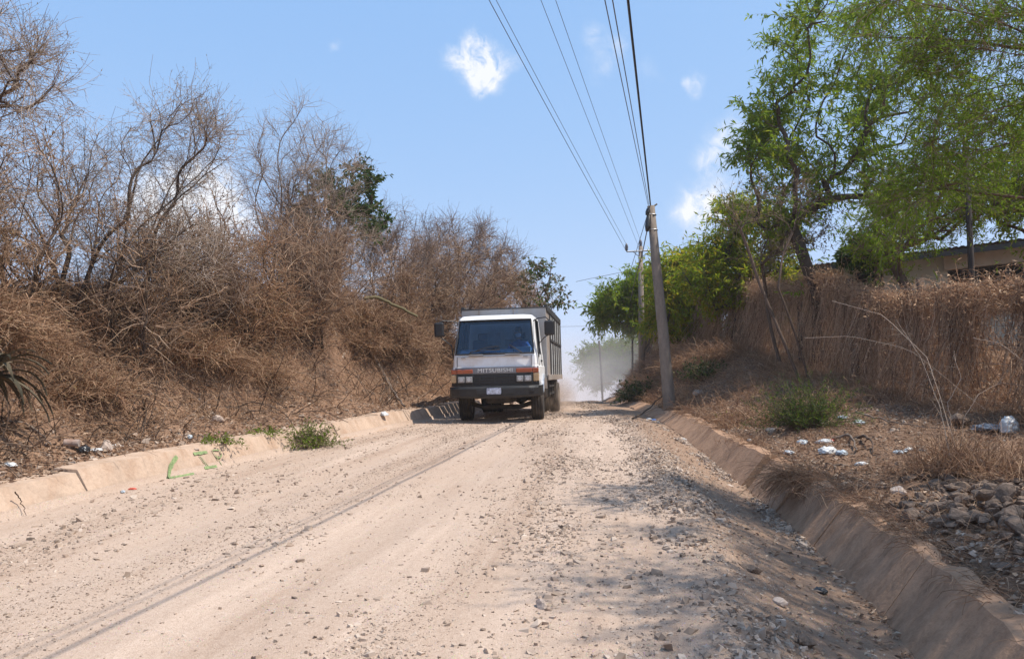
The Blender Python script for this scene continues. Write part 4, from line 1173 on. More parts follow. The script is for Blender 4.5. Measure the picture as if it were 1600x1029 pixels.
# walls with true openings: piers and bands (local x along facade, y into the building)
x_op = [(-1.2, .9), (3.75, bl + 1.6)]
b.box(-2.2, 1.75, 0, .2, 0, ev); b.box(2.65, 4.5, 0, .2, 0, ev); b.box(bl + 1.6, bl + 2.4, 0, .2, 0, ev)
b.box(-2.19, -2.01, .2, 5.8, ev, ev + .1)
b.box(1.75, 2.65, .01, .19, 0, ev - 1.3); b.box(1.75, 2.65, .01, .19, ev - .35, ev)
b.box(4.5, bl + 1.6, .01, .19, 0, ev - 1.75); b.box(4.5, bl + 1.6, .01, .19, ev - .1, ev)
b.box(-2.2, -2.0, .2, 6, 0, ev - .01); b.box(bl + 2.2, bl + 2.4, .2, 6, 0, ev - .01); b.box(-2.0, bl + 2.2, 5.8, 6, 0, ev + .36); b.box(-2, bl + 2.2, .2, 5.8, -.1, .02)
b.build('wall', M['wall'], house)
b = BM(); b.box(4.45, bl + 2.4, -.16, -.02, ev - .62, ev - .03, .01); b.build('fascia', M['fascia'], house)
def window(x0, x1, z0, z1):
    b = BM()
    for a in (x0 + .03, (x0 + x1) / 2, x1 - .03): b.box(a - .03, a + .03, .06, .14, z0, z1)
    b.box(x0, x1, .061, .139, z0, z0 + .05); b.box(x0, x1, .061, .139, z1 - .05, z1)
    f = b.build('window', M['lou'], house)
    b = BM(); nl = int((z1 - z0) / .11)
    for k in range(nl):
        z = z0 + .06 + k * .11
        b.prism([(.07, z), (.13, z + .07), (.135, z + .063), (.075, z - .007)], 'x', x0 + .06, x1 - .06)
    b.build('louvre', M['black'], f)
window(1.75, 2.65, ev - 1.3, ev - .35)
for k in range(4):
    w = (bl + 1.6 - 4.5) / 4
    window(4.5 + k * w, 4.5 + (k + 1) * w, ev - 1.75, ev - .62)
nm = NM(); xs = np.linspace(-2.8, bl + 3, 240); ys = np.array([-.75, 1.2, 3.0, 4.8, 6.7]); zs = ev + .06 + np.array([-.10, .03, .15, .27, .38])
V = np.stack([np.broadcast_to(xs[:, None], (240, 5)), np.broadcast_to(ys, (240, 5)), zs[None] + .025 * np.sin(xs * 2 * math.pi / .18)[:, None]], -1)
idx = np.arange(1200).reshape(240, 5); Q = np.stack([idx[:-1, :-1], idx[1:, :-1], idx[1:, 1:], idx[:-1, 1:]], -1).reshape(-1, 4)
nm.add(V.reshape(-1, 3), Q); nm.add(V.reshape(-1, 3) - np.array([0, 0, .012]), Q[:, ::-1])
rf = nm.build('roof', M['roofs'], house)
b = BM(); b.box(-2.8, bl + 3, -.72, -.66, ev - .28, ev - .12); b.build('gutter', M['lou'], rf)

# low wall fragment on the left bank
p = at(575, 478, 26.); q = at(652, 480, 25.4); gz = float(ground(p[0], p[1])) - .6
wl = thing('boundary_wall', 'low brown wall with a pale end post on top of the left bank', 'wall', (p[0], p[1], gz), math.atan2(q[1] - p[1], q[0] - p[0]))
Lw = float(np.hypot(*(q - p)[:2])); hw = float(q[2] - gz) - .12
b = BM(); b.box(-2.5, Lw, 0, .15, 0, hw, .01); b.build('wall_panel', simple('brown_block', (.23, .16, .12), .9, .2, 6), wl)
b = BM(); b.box(Lw + .002, Lw + .13, -.03, .10, hw - .5, hw + .1, .012); b.build('end_post', M['wall'], wl)

# ================================================================== poles and cables
M['pole'] = bark_mat('weathered_pole', (.27, .22, .18), 9)
M['cable'] = simple('black_cable', (.02, .02, .022), .5, .2, 30)
M['cableg'] = simple('grey_wire', (.13, .13, .14), .5, .2, 30, metal=.4)
M['ins'] = simple('brown_insulator', (.10, .09, .10), .3, .3, 20)
M['galv'] = simple('galvanised_steel', (.38, .38, .39), .5, .15, 12, metal=.5)
PB = gpt(1046, 20.); PB[2] = float(ground(PB[0], PB[1]))
PT = at(1017, 322, 19.8)
pole = thing('utility_pole', 'grey weathered wooden pole leaning left at the edge of the drain', 'utility pole', tuple(PB))
pinv = Matrix.Translation(-pole.location)
def pt(f): return PB * (1 - f) + PT * f
b = BM(); b.tube([tuple(pt(-.08)), tuple(pt(0)), tuple(pt(.35) + np.array([.02, 0, 0])), tuple(pt(.7)), tuple(pt(1))], [.16, .157, .145, .124, .10], 16)
o = b.build('shaft', M['pole'], pole, smooth=True); o.matrix_parent_inverse = pinv
b = BM(); s0 = pt(-.03) + np.array([.13, -.02, 0]); s1 = pt(.42) + np.array([.10, -.02, 0])
b.tube([tuple(s0), tuple(s1)], [.05, .04], 7)
o = b.build('splint', M['pole'], pole); o.matrix_parent_inverse = pinv
b = BM(); p = pt(.985); b.tube([tuple(p + np.array([-.12, 0, -.05])), tuple(p + np.array([.16, 0, .14]))], .022, 7)
o = b.build('cross_peg', M['pole'], pole); o.matrix_parent_inverse = pinv
b = BM(); p = pt(.965); b.tube([tuple(p + np.array([-.10, -.1, .09])), tuple(p + np.array([-.12, -.1, 0])), tuple(p + np.array([-.14, -.1, -.08]))], [.045, .06, .04], 8)
o = b.build('bracket', M['cable'], pole); o.matrix_parent_inverse = pinv
b = BM(); A = at(1013, 345, 19.75); B_ = at(1011, 361, 19.7)
b.tube([tuple(at(1015, 330, 19.75)), tuple(A), tuple((A + B_) / 2), tuple(B_)], [.03, .07, .075, .04], 10)
o = b.build('splice_closure', M['cable'], pole, smooth=True); o.matrix_parent_inverse = pinv
for f in (.88, .955):
    b = BM(); p = pt(f); b.tube([tuple(p + np.array([.115 * math.cos(a), .115 * math.sin(a), 0])) for a in np.arange(12) * math.pi / 6], .014, 5, closed=True)
    o = b.build('band', M['galv'], pole); o.matrix_parent_inverse = pinv

# far pole with crossarm
FB = gpt(1003, 33.); FT = at(1001, 385, 33.)
fp = thing('utility_pole', 'far straight pole with a crossarm and insulators beyond the leaning pole', 'utility pole', tuple(FB)); pinv = Matrix.Translation(-fp.location)
b = BM(); b.tube([tuple(FB - np.array([0, 0, .3])), tuple((FB + FT) / 2), tuple(FT)], [.15, .125, .09], 12)
o = b.build('shaft', M['pole'], fp, smooth=True); o.matrix_parent_inverse = pinv
b = BM(); a0 = at(979, 393, 32.9); a1 = at(1022, 391, 32.9); b.tube([tuple(a0), tuple(a1)], .035, 6)
o = b.build('crossarm', M['galv'], fp); o.matrix_parent_inverse = pinv
for px in (989, 1015):
    b = BM(); b.tube([tuple(at(px, 393, 32.92)), tuple(at(1001, 403, 32.92))], .018, 5)
    o = b.build('brace', M['galv'], fp); o.matrix_parent_inverse = pinv
def insul(px, py, Y, parent, inv, h=.34):
    c = at(px, py, Y); b = BM()
    prof = [(0, .03), (.03, .05), (.06, .075), (.09, .05), (.12, .085), (.15, .055), (.18, .085), (.21, .055), (.24, .07), (.28, .045), (.34, .03)]
    rings = [tuple(c + np.array([0, 0, z * h / .34])) for z, _ in prof]
    b.tube(rings, [r for _, r in prof], 10)
    o = b.build('insulator', M['ins'], parent, smooth=True); o.matrix_parent_inverse = inv
insul(979, 392, 32.9, fp, pinv); insul(1001, 386, 33., fp, pinv)

# thin far posts
def thin_post(px, py0, py1, Y, r, label, mat='postd', lean=0., name='thin_post'):
    t = at(px, py0, Y); g = gpt(px + lean, Y)
    b = BM(); b.tube([tuple(g - np.array([0, 0, .3])), tuple((g + t) / 2 + np.array([.01, 0, 0])), tuple(t)], [r, r * .95, r * .85], 10)
    return tag(b.build(name, M[mat], smooth=True), label, 'post')
thin_post(936, 532, 610, 46., .065, 'thin dark post standing alone on the far bank in the dust haze', lean=6)
thin_post(988, 525, 570, 37., .05, 'thin bare stake by the trunks of the far green trees', 'post')
thin_post(1508, 215, 430, 15.2, .062, 'tall dark metal post in front of the building at the right', lean=17, name='metal_post')

def cable(pts, r, label, mat='cable', group=None, sag=0., n=60):
    P = np.array(pts); 
    if len(P) > 2:
        d = np.concatenate([[0], np.cumsum(np.linalg.norm(np.diff(P, axis=0), axis=1))]); 
        f = [herm(list(zip(d, P[:, i]))) for i in range(3)]; t = np.linspace(0, d[-1], n)
        C = np.stack([g(t) for g in f], 1)
    else:
        t = np.linspace(0, 1, n)[:, None]; C = P[0] * (1 - t) + P[1] * t
        C[:, 2] -= sag * 4 * (t * (1 - t))[:, 0]
    nm = NM(); tubes(nm, C[None], np.full((1, n), r), 6)
    return tag(nm.build('overhead_cable', M[mat], smooth=True), label, 'cable', group)
def overhead(px_top, Yt, far, back=14):
    """far end point, passes through picture point (px_top, 0) at distance Yt, carries on over the camera"""
    p = at(px_top, 0, Yt); d = (p - far) / (far[1] - p[1]); e = p + d * (p[1] + back) * np.array([1.02, 1, 1])
    e[2] = p[2] + d[2] * (p[1] + back) + .9
    return [far, p, e]
P1 = at(1016, 320, 19.8)
cable(overhead(981, 7.4, at(1016, 320, 19.75)), .0135, 'thickest black cable bundle running from the leaning pole over the camera')
cable(overhead(982, 7.4, at(1017, 321, 19.85)), .009, 'thinner black cable hugging the thick bundle at the leaning pole')
cable(overhead(957, 7.3, at(1014, 320, 19.7)), .0065, 'thin dark wire left of the thick cable bundle above the leaning pole', 'cableg')
cable(overhead(945, 7.3, at(1013, 322, 19.8)), .006, 'thin grey wire second left of the thick cable bundle', 'cableg')
cable(overhead(868, 14.2, at(1001, 377, 33.)), .006, 'thin wire on the middle insulator of the far crossarm', 'cableg')
cable(overhead(845, 14.2, at(1000, 391, 33.)), .006, 'thin wire crossing the sky to the far pole below its middle insulator', 'cableg')
cable(overhead(775, 14., at(980, 384, 32.9)), .0065, 'upper of the paired wires reaching the left insulator of the far crossarm', 'cableg')
cable(overhead(764, 14., at(979, 393, 32.85)), .0085, 'leftmost of the long wires, lower of the pair on the far crossarm', 'cableg')
cable([at(1011, 360, 19.7), at(1003, 398, 22.5), at(994, 430, 26), at(985, 470, 33)], .014, 'black cable dropping from the splice on the leaning pole towards the far trees')
cable([at(1013, 330, 19.75), at(1001, 370, 22.5), at(988, 412, 27), at(975, 450, 33)], .009, 'thin cable falling left from the top of the leaning pole to the far trees')
cable([at(1200, 330, 40), at(1090, 385, 40), at(1028, 410, 40), at(900, 440, 44)], .012, 'thin pale wire crossing behind the leaning pole from the trees', 'cableg')
cable([at(870, 510, 48), at(930, 510, 50), at(985, 520, 54)], .012, 'upper thin wire crossing the sky low over the far road', 'cableg')

# ================================================================== truck
M['white'] = simple('white_truck_paint', (.80, .80, .80), .4, .03, 5, dust=((.66, .58, .50), .1), coat=.2)
M['whiteb'] = simple('bright_white_paint', (.74, .74, .75), .35, .05, 5, coat=.3)
M['greyp'] = simple('grey_front_panel', (.20, .20, .215), .45, .12, 6)
M['grille'] = simple('black_plastic', (.016, .016, .018), .5, .3, 10)
M['bumper'] = simple('black_bumper', (.008, .008, .009), .55, .35, 6, dust=((.04, .034, .028), .08))
M['rubber'] = simple('dusty_rubber', (.02, .018, .017), .9, .4, 10, dust=((.09, .07, .055), .2))
M['chassis'] = simple('dark_chassis', (.03, .028, .026), .8, .3, 8, dust=((.12, .095, .075), .25))
M['sheet'] = simple('grey_sheet_metal', (.40, .40, .41), .5, .1, 4, metal=.15, dust=((.36, .32, .28), .3))
M['rust'] = simple('dirty_side_panel', (.33, .31, .29), .7, .2, 4, dust=((.27, .19, .14), .5))
M['slat'] = simple('dark_slat', (.03, .03, .033), .6, .4, 5, dust=((.10, .08, .065), .2))
M['gap_light'] = simple('pale_gap_light', (.66, .66, .66), .6, .15, 6, dust=((.4, .36, .32), .2))  # near-white colour stands in for light showing between the stakes
M['steel'] = simple('rim_steel', (.25, .24, .23), .5, .2, 8, metal=.4, dust=((.25, .19, .15), .4))
M['chrome'] = simple('fender_metal', (.50, .52, .55), .3, .15, 6, metal=.7)
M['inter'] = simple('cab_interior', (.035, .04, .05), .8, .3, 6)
M['dash'] = simple('dashboard_cover', (.66, .72, .70), .8, .3, 6)
M['seat'] = simple('seat_vinyl', (.03, .035, .05), .6, .2, 6)
M['letter'] = simple('pale_lettering', (.72, .72, .70), .4, .05, 10)
M['plate'] = simple('number_plate', (.50, .54, .64), .4, .55, 28)
def glass_mat(name, tint, refl=.06, trans=.8):
    m, nt, bs, out = new_mat(name)
    t = nd(nt, 'ShaderNodeBsdfTransparent'); t.inputs[0].default_value = (*tint, 1)
    g = nd(nt, 'ShaderNodeBsdfGlossy'); g.inputs['Roughness'].default_value = .03; g.inputs[0].default_value = (.9, .95, 1, 1)
    f = nd(nt, 'ShaderNodeFresnel'); f.inputs[0].default_value = 1.5
    a = nd(nt, 'ShaderNodeMath', operation='ADD'); nt.links.new(f.outputs[0], a.inputs[0]); a.inputs[1].default_value = refl
    mx = nd(nt, 'ShaderNodeMixShader'); nt.links.new(a.outputs[0], mx.inputs[0]); nt.links.new(t.outputs[0], mx.inputs[1]); nt.links.new(g.outputs[0], mx.inputs[2])
    nt.links.new(mx.outputs[0], out.inputs[0]); return m
M['glass'] = glass_mat('windscreen_glass', (.52, .66, .80), .0)
def lens(name, c, rough=.2):
    m = simple(name, c, rough, .2, 40, coat=.6); return m
M['amber'] = lens('orange_lens', (.33, .065, .02)); M['clear'] = lens('headlight_lens', (.30, .30, .30)); M['tan'] = lens('marker_lens', (.45, .30, .16))

fdir = np.array([.125, .99, .054]); fdir /= np.linalg.norm(fdir)
rgt = np.array([.99, -.125, .02]); rgt -= fdir * (rgt @ fdir); rgt /= np.linalg.norm(rgt)
upv = np.cross(rgt, fdir)
T0 = np.array([-.37, 17.55, 0.]); T0[2] = float(zr(-.37, 18.7) - 1.15 * .054) - .01
truck = bpy.data.objects.new('cargo_truck', None); col.objects.link(truck)
truck.matrix_world = Matrix(((rgt[0], fdir[0], upv[0], T0[0]), (rgt[1], fdir[1], upv[1], T0[1]), (rgt[2], fdir[2], upv[2], T0[2]), (0, 0, 0, 1)))
tag(truck, 'white flat fronted cargo truck with black bumper driving down the dirt road', 'truck')

# ---- cab shell as lofted rings (front 0..4, corner, right side, back, left side, corner)
LV = [(.66, 1.00, .06), (.90, 1.02, .02), (1.26, 1.02, .0), (1.285, 1.00, .01), (1.52, .985, .03), (1.575, .975, .045), (2.36, .90, .27), (2.42, .885, .33), (2.475, .84, .43), (2.505, .70, .64)]
YB = 1.62
def ring(z, h, yf, ins=0.):
    h = h - ins; yf = yf + ins
    bow = lambda x: .05 * (x / h) ** 2
    F = [(x, yf + bow(x), z) for x in (-h + .065, -h * .45, 0, h * .45, h - .065)]
    R_ = [(h - .025, yf + .11, z), (h, yf + .26, z), (h, yf + .95, z), (h, YB - .05 - ins, z)]
    B_ = [(h - .05, YB - ins, z), (0, YB - ins, z), (-h + .05, YB - ins, z)]
    L_ = [(-h, YB - .05 - ins, z), (-h, yf + .95, z), (-h, yf + .26, z), (-h + .025, yf + .11, z)]
    return F + R_ + B_ + L_
rings = [ring(*l) for l in LV]; nR = 16
nm = NM(); V = np.array(rings).reshape(-1, 3); Q = []
holes = []
for li in range(len(LV) - 1):
    for j in range(nR):
        k = (j + 1) % nR
        if li == 5 and j in (0, 1, 2, 3): continue            # windscreen
        if li == 5 and j in (6, 13): continue                 # door windows
        if li == 5 and j in (9, 10): continue                 # rear windows
        Q.append((li * nR + j, li * nR + k, (li + 1) * nR + k, (li + 1) * nR + j))
nm.add(V, Q)
top = np.array(rings[-1]); c = top.mean(0) + np.array([0, 0, .02])
nm.add(np.concatenate([top, c[None]]), None, [(j, (j + 1) % nR, nR) for j in range(nR)])
body = nm.build('cab', M['white'], truck)
# inner lining so that the cab is dark inside
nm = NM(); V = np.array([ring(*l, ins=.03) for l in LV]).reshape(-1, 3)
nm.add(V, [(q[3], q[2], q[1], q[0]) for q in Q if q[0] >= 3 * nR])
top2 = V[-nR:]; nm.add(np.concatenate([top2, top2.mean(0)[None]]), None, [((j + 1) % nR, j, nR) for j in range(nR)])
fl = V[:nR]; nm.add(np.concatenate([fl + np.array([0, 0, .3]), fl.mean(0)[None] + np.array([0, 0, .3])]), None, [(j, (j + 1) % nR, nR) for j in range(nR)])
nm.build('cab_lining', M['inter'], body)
# bright roof brow over the windscreen
r7, r8 = np.array(ring(2.305, .887, .285)), np.array(ring(2.385, .868, .345))
def band(name, lo, hi, js, off, mat, parent, th=.02):
    nm = NM(); n = len(js) + 1; ids = [js[0]] + [(j + 1) % nR for j in js]
    A = lo[ids] + np.array([0, -off, 0]); B = hi[ids] + np.array([0, -off, 0])
    i = np.arange(n - 1)
    nm.add(np.concatenate([A, B]), np.stack([i, i + 1, i + 1 + n, i + n], 1))
    nm.add(np.concatenate([A, B]) + np.array([0, th, 0]), np.stack([i + n, i + 1 + n, i + 1, i], 1))
    return nm.build(name, mat, parent)
g1, g0_ = np.array(rings[6]), np.array(rings[5])
band('windscreen', g0_, g1, [0, 1, 2, 3], -.012, M['glass'], truck, .008)
for side, j in (('r', 6), ('l', 13)):
    if side == 'r': continue                                   # driver's side window is wound down
    A = [g0_[j], g0_[(j + 1) % nR], g1[(j + 1) % nR], g1[j]]
    nm = NM(); P = np.array(A) + np.array([.012, 0, 0]); nm.add(P, [(0, 1, 2, 3)]); nm.add(P + np.array([.006, 0, 0]), [(3, 2, 1, 0)])
    nm.build('door_window', M['glass'], truck)
# rubber seal round the windscreen
seal = [g0_[0], g0_[1], g0_[2], g0_[3], g0_[4], (g0_[4] + g1[4]) / 2, g1[4], g1[3], g1[2], g1[1], g1[0], (g0_[0] + g1[0]) / 2]
b = BM(); b.tube([tuple(p + np.array([0, -.012, 0])) for p in seal], .021, 6, closed=True); b.build('window_seal', M['grille'], truck)
for j in (6, 13):
    q = [g0_[j], (g0_[j] + g0_[(j + 1) % nR]) / 2, g0_[(j + 1) % nR], (g0_[(j + 1) % nR] + g1[(j + 1) % nR]) / 2, g1[(j + 1) % nR], g1[j]]
    b = BM(); b.tube([tuple(p) for p in q], .02, 5, closed=True); b.build('door_seal', M['grille'], truck)
# door shut lines, handle, side decals of wear, lower sill
for s_ in (1, -1):
    b = BM()
    b.tube([(s_ * 1.004, .26, .95), (s_ * 1.006, .27, 1.25), (s_ * .985, .31, 1.56)], .008, 4)
    b.tube([(s_ * 1.004, 1.06, .95), (s_ * 1.006, 1.06, 1.25), (s_ * .98, 1.08, 1.6)], .008, 4)
    b.tube([(s_ * 1.012, .26, .94), (s_ * 1.012, 1.06, .94)], .008, 4)
    b.build('door_gap', M['grille'], truck)
    b = BM(); b.box(s_ * 1.0 - .02, s_ * 1.0 + .025, .82, .98, 1.38, 1.42, .006); b.build('door_handle', M['grille'], truck)
# panel line under the windscreen with air vents and badge strip
b = BM()
for x in (-.42, .42): b.box(x - .17, x + .17, -.012, .05, 1.535, 1.565, .006)
b.build('air_vent', M['sheet'], truck)
for x in (-.72, .72):
    b = BM(); b.box(x - .05, x + .05, -.008, .03, 1.485, 1.50, .003); b.build('panel_latch', M['greyp'], truck)
b = BM(); b.box(-.86, .86, -.004, .03, 1.516, 1.522); b.build('panel_seam', M['greyp'], truck)
for s_ in (1, -1):
    b = BM(); b.box(s_ * .86 - .006, s_ * .86 + .006, .012, .06, 1.29, 1.52); b.build('panel_seam', M['greyp'], truck)
# grey badge band and black grille recess
def bowed(name, z0, z1, h, yo, mat, depth=.06):
    nm = NM(); xs = np.linspace(-h, h, 15); y = yo + .05 * (xs / h) ** 2 + .05 * np.clip((np.abs(xs) / h - .93) / .07, 0, 1)
    A = np.stack([xs, y, np.full(15, z0)], 1); B = np.stack([xs, y, np.full(15, z1)], 1); C = B + np.array([0, depth, 0]); D = A + np.array([0, depth, 0])
    i = np.arange(14); L_ = [A, B, C, D]; nm.add(np.concatenate(L_), np.concatenate([np.stack([i + a * 15, i + 1 + a * 15, i + 1 + b_ * 15, i + b_ * 15], 1) for a, b_ in ((0, 1), (1, 2), (2, 3), (3, 0))]))
    nm.add(np.array([A[0], B[0], C[0], D[0], A[-1], B[-1], C[-1], D[-1]]), [(0, 3, 2, 1), (4, 5, 6, 7)])
    return nm.build(name, mat, truck)
bowed('badge_panel', 1.125, 1.27, 1.0, -.022, M['greyp'])
bowed('grille', .845, 1.12, 1.01, -.012, M['grille'])
gr = BM()
for z in (.90, .965, 1.03): gr.box(-.46, .46, -.03, .0, z, z + .022, .004)
for x in (-.34, 0.0, .34): gr.box(x - .01, x + .01, -.034, .0, .88, 1.08)
gr.build('grille_bar', M['grille'], truck)
# manufacturer's lettering
def text_mesh(s, size, name, mat, parent, loc, rot, sx=1., bold=.0):
    cu = bpy.data.curves.new('txt', 'FONT'); cu.body = s; cu.size = size; cu.extrude = .006; cu.offset = bold; cu.align_x = 'CENTER'; cu.space_character = 1.12
    to = bpy.data.objects.new('txt', cu); col.objects.link(to)
    bpy.context.view_layer.update()
    me = bpy.data.meshes.new_from_object(to.evaluated_get(bpy.context.evaluated_depsgraph_get()))
    bpy.data.objects.remove(to)
    me.materials.clear()
    o = link(name, me, mat, parent); o.location = loc; o.rotation_euler = rot; o.scale = (sx, 1, 1)
    return o
text_mesh('MITSUBISHI', .125, 'lettering', M['letter'], truck, (0.02, -.028, 1.152), (math.pi / 2, 0, 0), 1.17, .0)
# lights
for s_ in (-1, 1):
    b = BM(); x0, x1 = sorted((s_ * .50, s_ * .86)); b.box(x0, x1, -.03, .04, 1.135, 1.225, .015)
    b.build('turn_signal', M['amber'], truck)
    b = BM(); x0, x1 = sorted((s_ * .868, s_ * 1.005)); b.box(x0, x1, .005, .14, 1.125, 1.23, .015); b.build('turn_signal', M['amber'], truck)
    b = BM(); x0, x1 = sorted((s_ * .885, s_ * 1.012)); b.box(x0, x1, .0, .14, .93, 1.11, .015); b.build('marker_light', M['tan'], truck)
    b = BM(); x0, x1 = sorted((s_ * .48, s_ * .875)); b.box(x0, x1, -.035, .03, .90, 1.09, .02); hb = b.build('headlight_housing', M['grille'], truck)
    for xa in (.585, .765):
        b = BM(); b.box(s_ * xa - .078, s_ * xa + .078, -.052, -.02, .93, 1.06, .015)
        hl_ = b.build('headlight', M['clear'], hb)
        b = BM(); b.tube([(s_ * xa, -.058, .995), (s_ * xa, -.046, .995)], .045, 14); b.build('reflector', M['chrome'], hl_)
# bumper with slots and plate
nm = NM(); xs = np.array([-1.07, -1.06, -1.0, -.8, -.4, 0, .4, .8, 1.0, 1.06, 1.07]); yy = np.array([.42, .10, -.03, -.10, -.13, -.14, -.13, -.10, -.03, .10, .42])
zt = .835 + 0 * xs; zb = np.array([.61, .60, .595, .58, .565, .56, .565, .58, .595, .60, .61])
A = np.stack([xs, yy + .035, zb], 1); A2 = np.stack([xs, yy, zb + .05], 1); B = np.stack([xs, yy, zt - .05], 1); B2 = np.stack([xs, yy + .03, zt], 1); C = B2 + np.array([0, .10, 0]); D = A + np.array([0, .10, 0])
C[[0, -1]] = B2[[0, -1]] + np.array([[.06, 0, 0], [-.06, 0, 0]]); D[[0, -1]] = A[[0, -1]] + np.array([[.06, 0, 0], [-.06, 0, 0]])
L_ = [A, A2, B, B2, C, D]; i = np.arange(10)
nm.add(np.concatenate(L_), np.concatenate([np.stack([i + a * 11, i + 1 + a * 11, i + 1 + ((a + 1) % 6) * 11, i + ((a + 1) % 6) * 11], 1) for a in range(6)]))
bump_ = nm.build('bumper', M['bumper'], truck)
for bx in ((-.40, -.18, -.15, -.10, .665, .77, .008), (.20, .46, -.15, -.10, .665, .77, .008), (.80, .90, -.118, -.05, .70, .78, .01)):
    b = BM(); b.box(*bx); b.build('bumper_slot', M['black'], bump_)
b = BM(); b.box(-.165, .165, -.165, -.145, .655, .80, .02, 3); pl_ = b.build('number_plate', M['plate'], truck)
# wipers
for pts in ([(-.62, -.01, 1.56), (-.50, -.03, 1.62), (-.18, .02, 1.72), (.12, .03, 1.745)], [(.66, 0, 1.565), (.62, -.02, 1.60), (.42, .0, 1.73), (.36, .03, 1.765)]):
    b = BM(); b.tube(pts, .013, 6); b.build('wiper', M['grille'], truck)
b = BM(); b.tube([(-.55, .0, 1.625), (-.2, .0, 1.66), (.15, .0, 1.66)], .011, 5); b.build('wiper', M['grille'], truck)
# mirrors on arms
for s_, mx, mz in ((-1, -1.30, 2.17), (1, 1.27, 2.13)):
    b = BM(); b.box(mx - .115, mx + .115, .12, .20, mz - .17, mz + .17, .045, 3)
    mo = b.build('mirror', M['grille'], truck)
    b = BM(); b.tube([(s_ * .86, .40, 2.31), (s_ * 1.0, .30, 2.37), (mx - s_ * .08, .20, 2.38), (mx, .18, 2.30)], .014, 6)
    b.tube([(mx, .18, mz - .14), (mx - s_ * .12, .2, 1.92), (s_ * 1.03, .25, 1.80), (s_ * 1.0, .28, 1.48)], .014, 6)
    b.build('mirror_arm', M['grille'], mo)
# interior: dash, seats, steering wheel, pale cards in place of rear window brightness
b = BM(); b.box(-.88, .88, .20, .5, 1.40, 1.57, .03); b.prism([(.22, 1.56), (.30, 1.66), (.52, 1.70), (.52, 1.56)], 'x', -.86, .40); b.prism([(.24, 1.56), (.32, 1.72), (.5, 1.74), (.5, 1.56)], 'x', .42, .80); b.build('dashboard', M['dash'], truck)
for x in (-.45, .45):
    b = BM(); b.box(x - .27, x + .27, .75, 1.30, 1.22, 1.36, .05); b.box(x - .27, x + .27, 1.26, 1.42, 1.30, 1.95, .05); b.box(x - .14, x + .14, 1.28, 1.40, 1.96, 2.12, .04)
    b.build('seat', M['seat'], truck)
swc = np.array([.45, .62, 1.60]); b = BM()
b.tube([tuple(swc + np.array([.21 * math.cos(a), .21 * math.sin(a) * .85, .21 * math.sin(a) * .42])) for a in np.arange(20) * math.pi / 10], .016, 6, closed=True)
b.tube([tuple(swc), tuple(swc + np.array([0, -.12, -.25]))], .03, 6)
for a in (.2, 2.9, 4.7): b.tube([tuple(swc), tuple(swc + np.array([.2 * math.cos(a), .2 * math.sin(a) * .85, .2 * math.sin(a) * .42]))], .014, 5)
b.build('steering_wheel', M['grille'], truck)
b = BM(); b.box(-.33, .0, 1.20, 1.215, 1.83, 2.12, .004); b.build('rear_light_card', M['rust'], truck)  # added pale cards stand in for the bright view through the rear windows
b = BM(); b.box(.10, .36, 1.24, 1.25, 1.78, 1.95, .004); b.tube([(.30, 1.22, 1.95), (.30, 1.22, 2.17), (.5, 1.22, 2.17)], .008, 5); b.build('rear_light_card', M['rust'], truck)

# ---- cargo body
BY0, BY1, BF, BH, BW = 1.78, 7.35, 1.04, 2.77, 1.07
b = BM(); b.box(-BW, BW, BY0, BY0 + .05, BF, BH - .03, .006); hd = b.build('headboard', M['sheet'], truck)
b = BM(); b.box(-BW - .02, BW + .02, BY0 - .02, BY0 + .08, BH - .03, BH, .006); b.build('top_rail', M['slat'], hd)
for x in (-.62, 0.25): 
    b = BM(); b.box(x - .012, x + .012, BY0 - .012, BY0, 2.5, BH - .04); b.build('seam', M['rust'], hd)
# faint flower shaped emblem on the headboard
nm = NM()
for k in range(8):
    a = k * math.pi / 4 + .2; c0 = np.array([.27 + .05 * math.cos(a), BY0 - .004, 2.70 + .05 * math.sin(a)]); d = np.array([math.cos(a), 0, math.sin(a)]); s0 = np.array([-d[2], 0, d[0]])
    nm.add(np.array([c0, c0 + d * .035 + s0 * .018, c0 + d * .075, c0 + d * .035 - s0 * .018]), [(0, 1, 2, 3)])
nm.build('emblem', simple('faded_blue_paint', (.30, .34, .42), .7, .3, 30), hd)
b = BM(); b.box(-BW, BW, BY0, BY1, BF - .10, BF, .01); b.build('cargo_floor', M['slat'], truck)
for s_ in (1, -1):
    xo = s_ * BW
    a0, a1 = sorted((xo, xo - s_ * .04))
    b = BM(); b.box(a0, a1, BY0 + .06, BY0 + 1.0, BF + .01, BH - .02, .006); b.build('side_panel', M['rust'], truck)
    b = BM(); c0, c1 = sorted((xo + s_ * .03, xo - s_ * .05)); b.box(c0, c1, BY0 + .085, BY1, BH - .10, BH + .06, .008); b.build('top_rail', M['slat'], truck)
    b = BM(); c0, c1 = sorted((xo + s_ * .035, xo - s_ * .06)); b.box(c0, c1, BY0 + .03, BY1, BF - .11, BF + .03, .008); b.build('bottom_rail', M['rust'], truck)
    for k in range(6):
        y = BY0 + 1.06 + k * .85
        b = BM(); b.box(a0 - .012, a1 + .012, y, y + .44, BF + .03, BH - .10, .006); b.build('stake', M['slat'], truck)
    for k in range(5):
        y = BY0 + 1.06 + k * .85
        b = BM(); b.box(a0, a1, y + .48, y + .81, BF + .03, BH - .10, .004); b.build('slat', M['gap_light'], truck)  # strip filling the gap, daylight through it put into its colour
    for z in (1.95,):
        b = BM(); c0, c1 = sorted((xo + s_ * .016, xo + s_ * .03)); b.box(c0, c1, BY0 + 1.0, BY1, z, z + .06); b.build('side_rail', M['slat'], truck)
b = BM(); b.box(-BW, BW, BY1 - .05, BY1, BF, BH - .5); b.build('tailgate', M['slat'], truck)
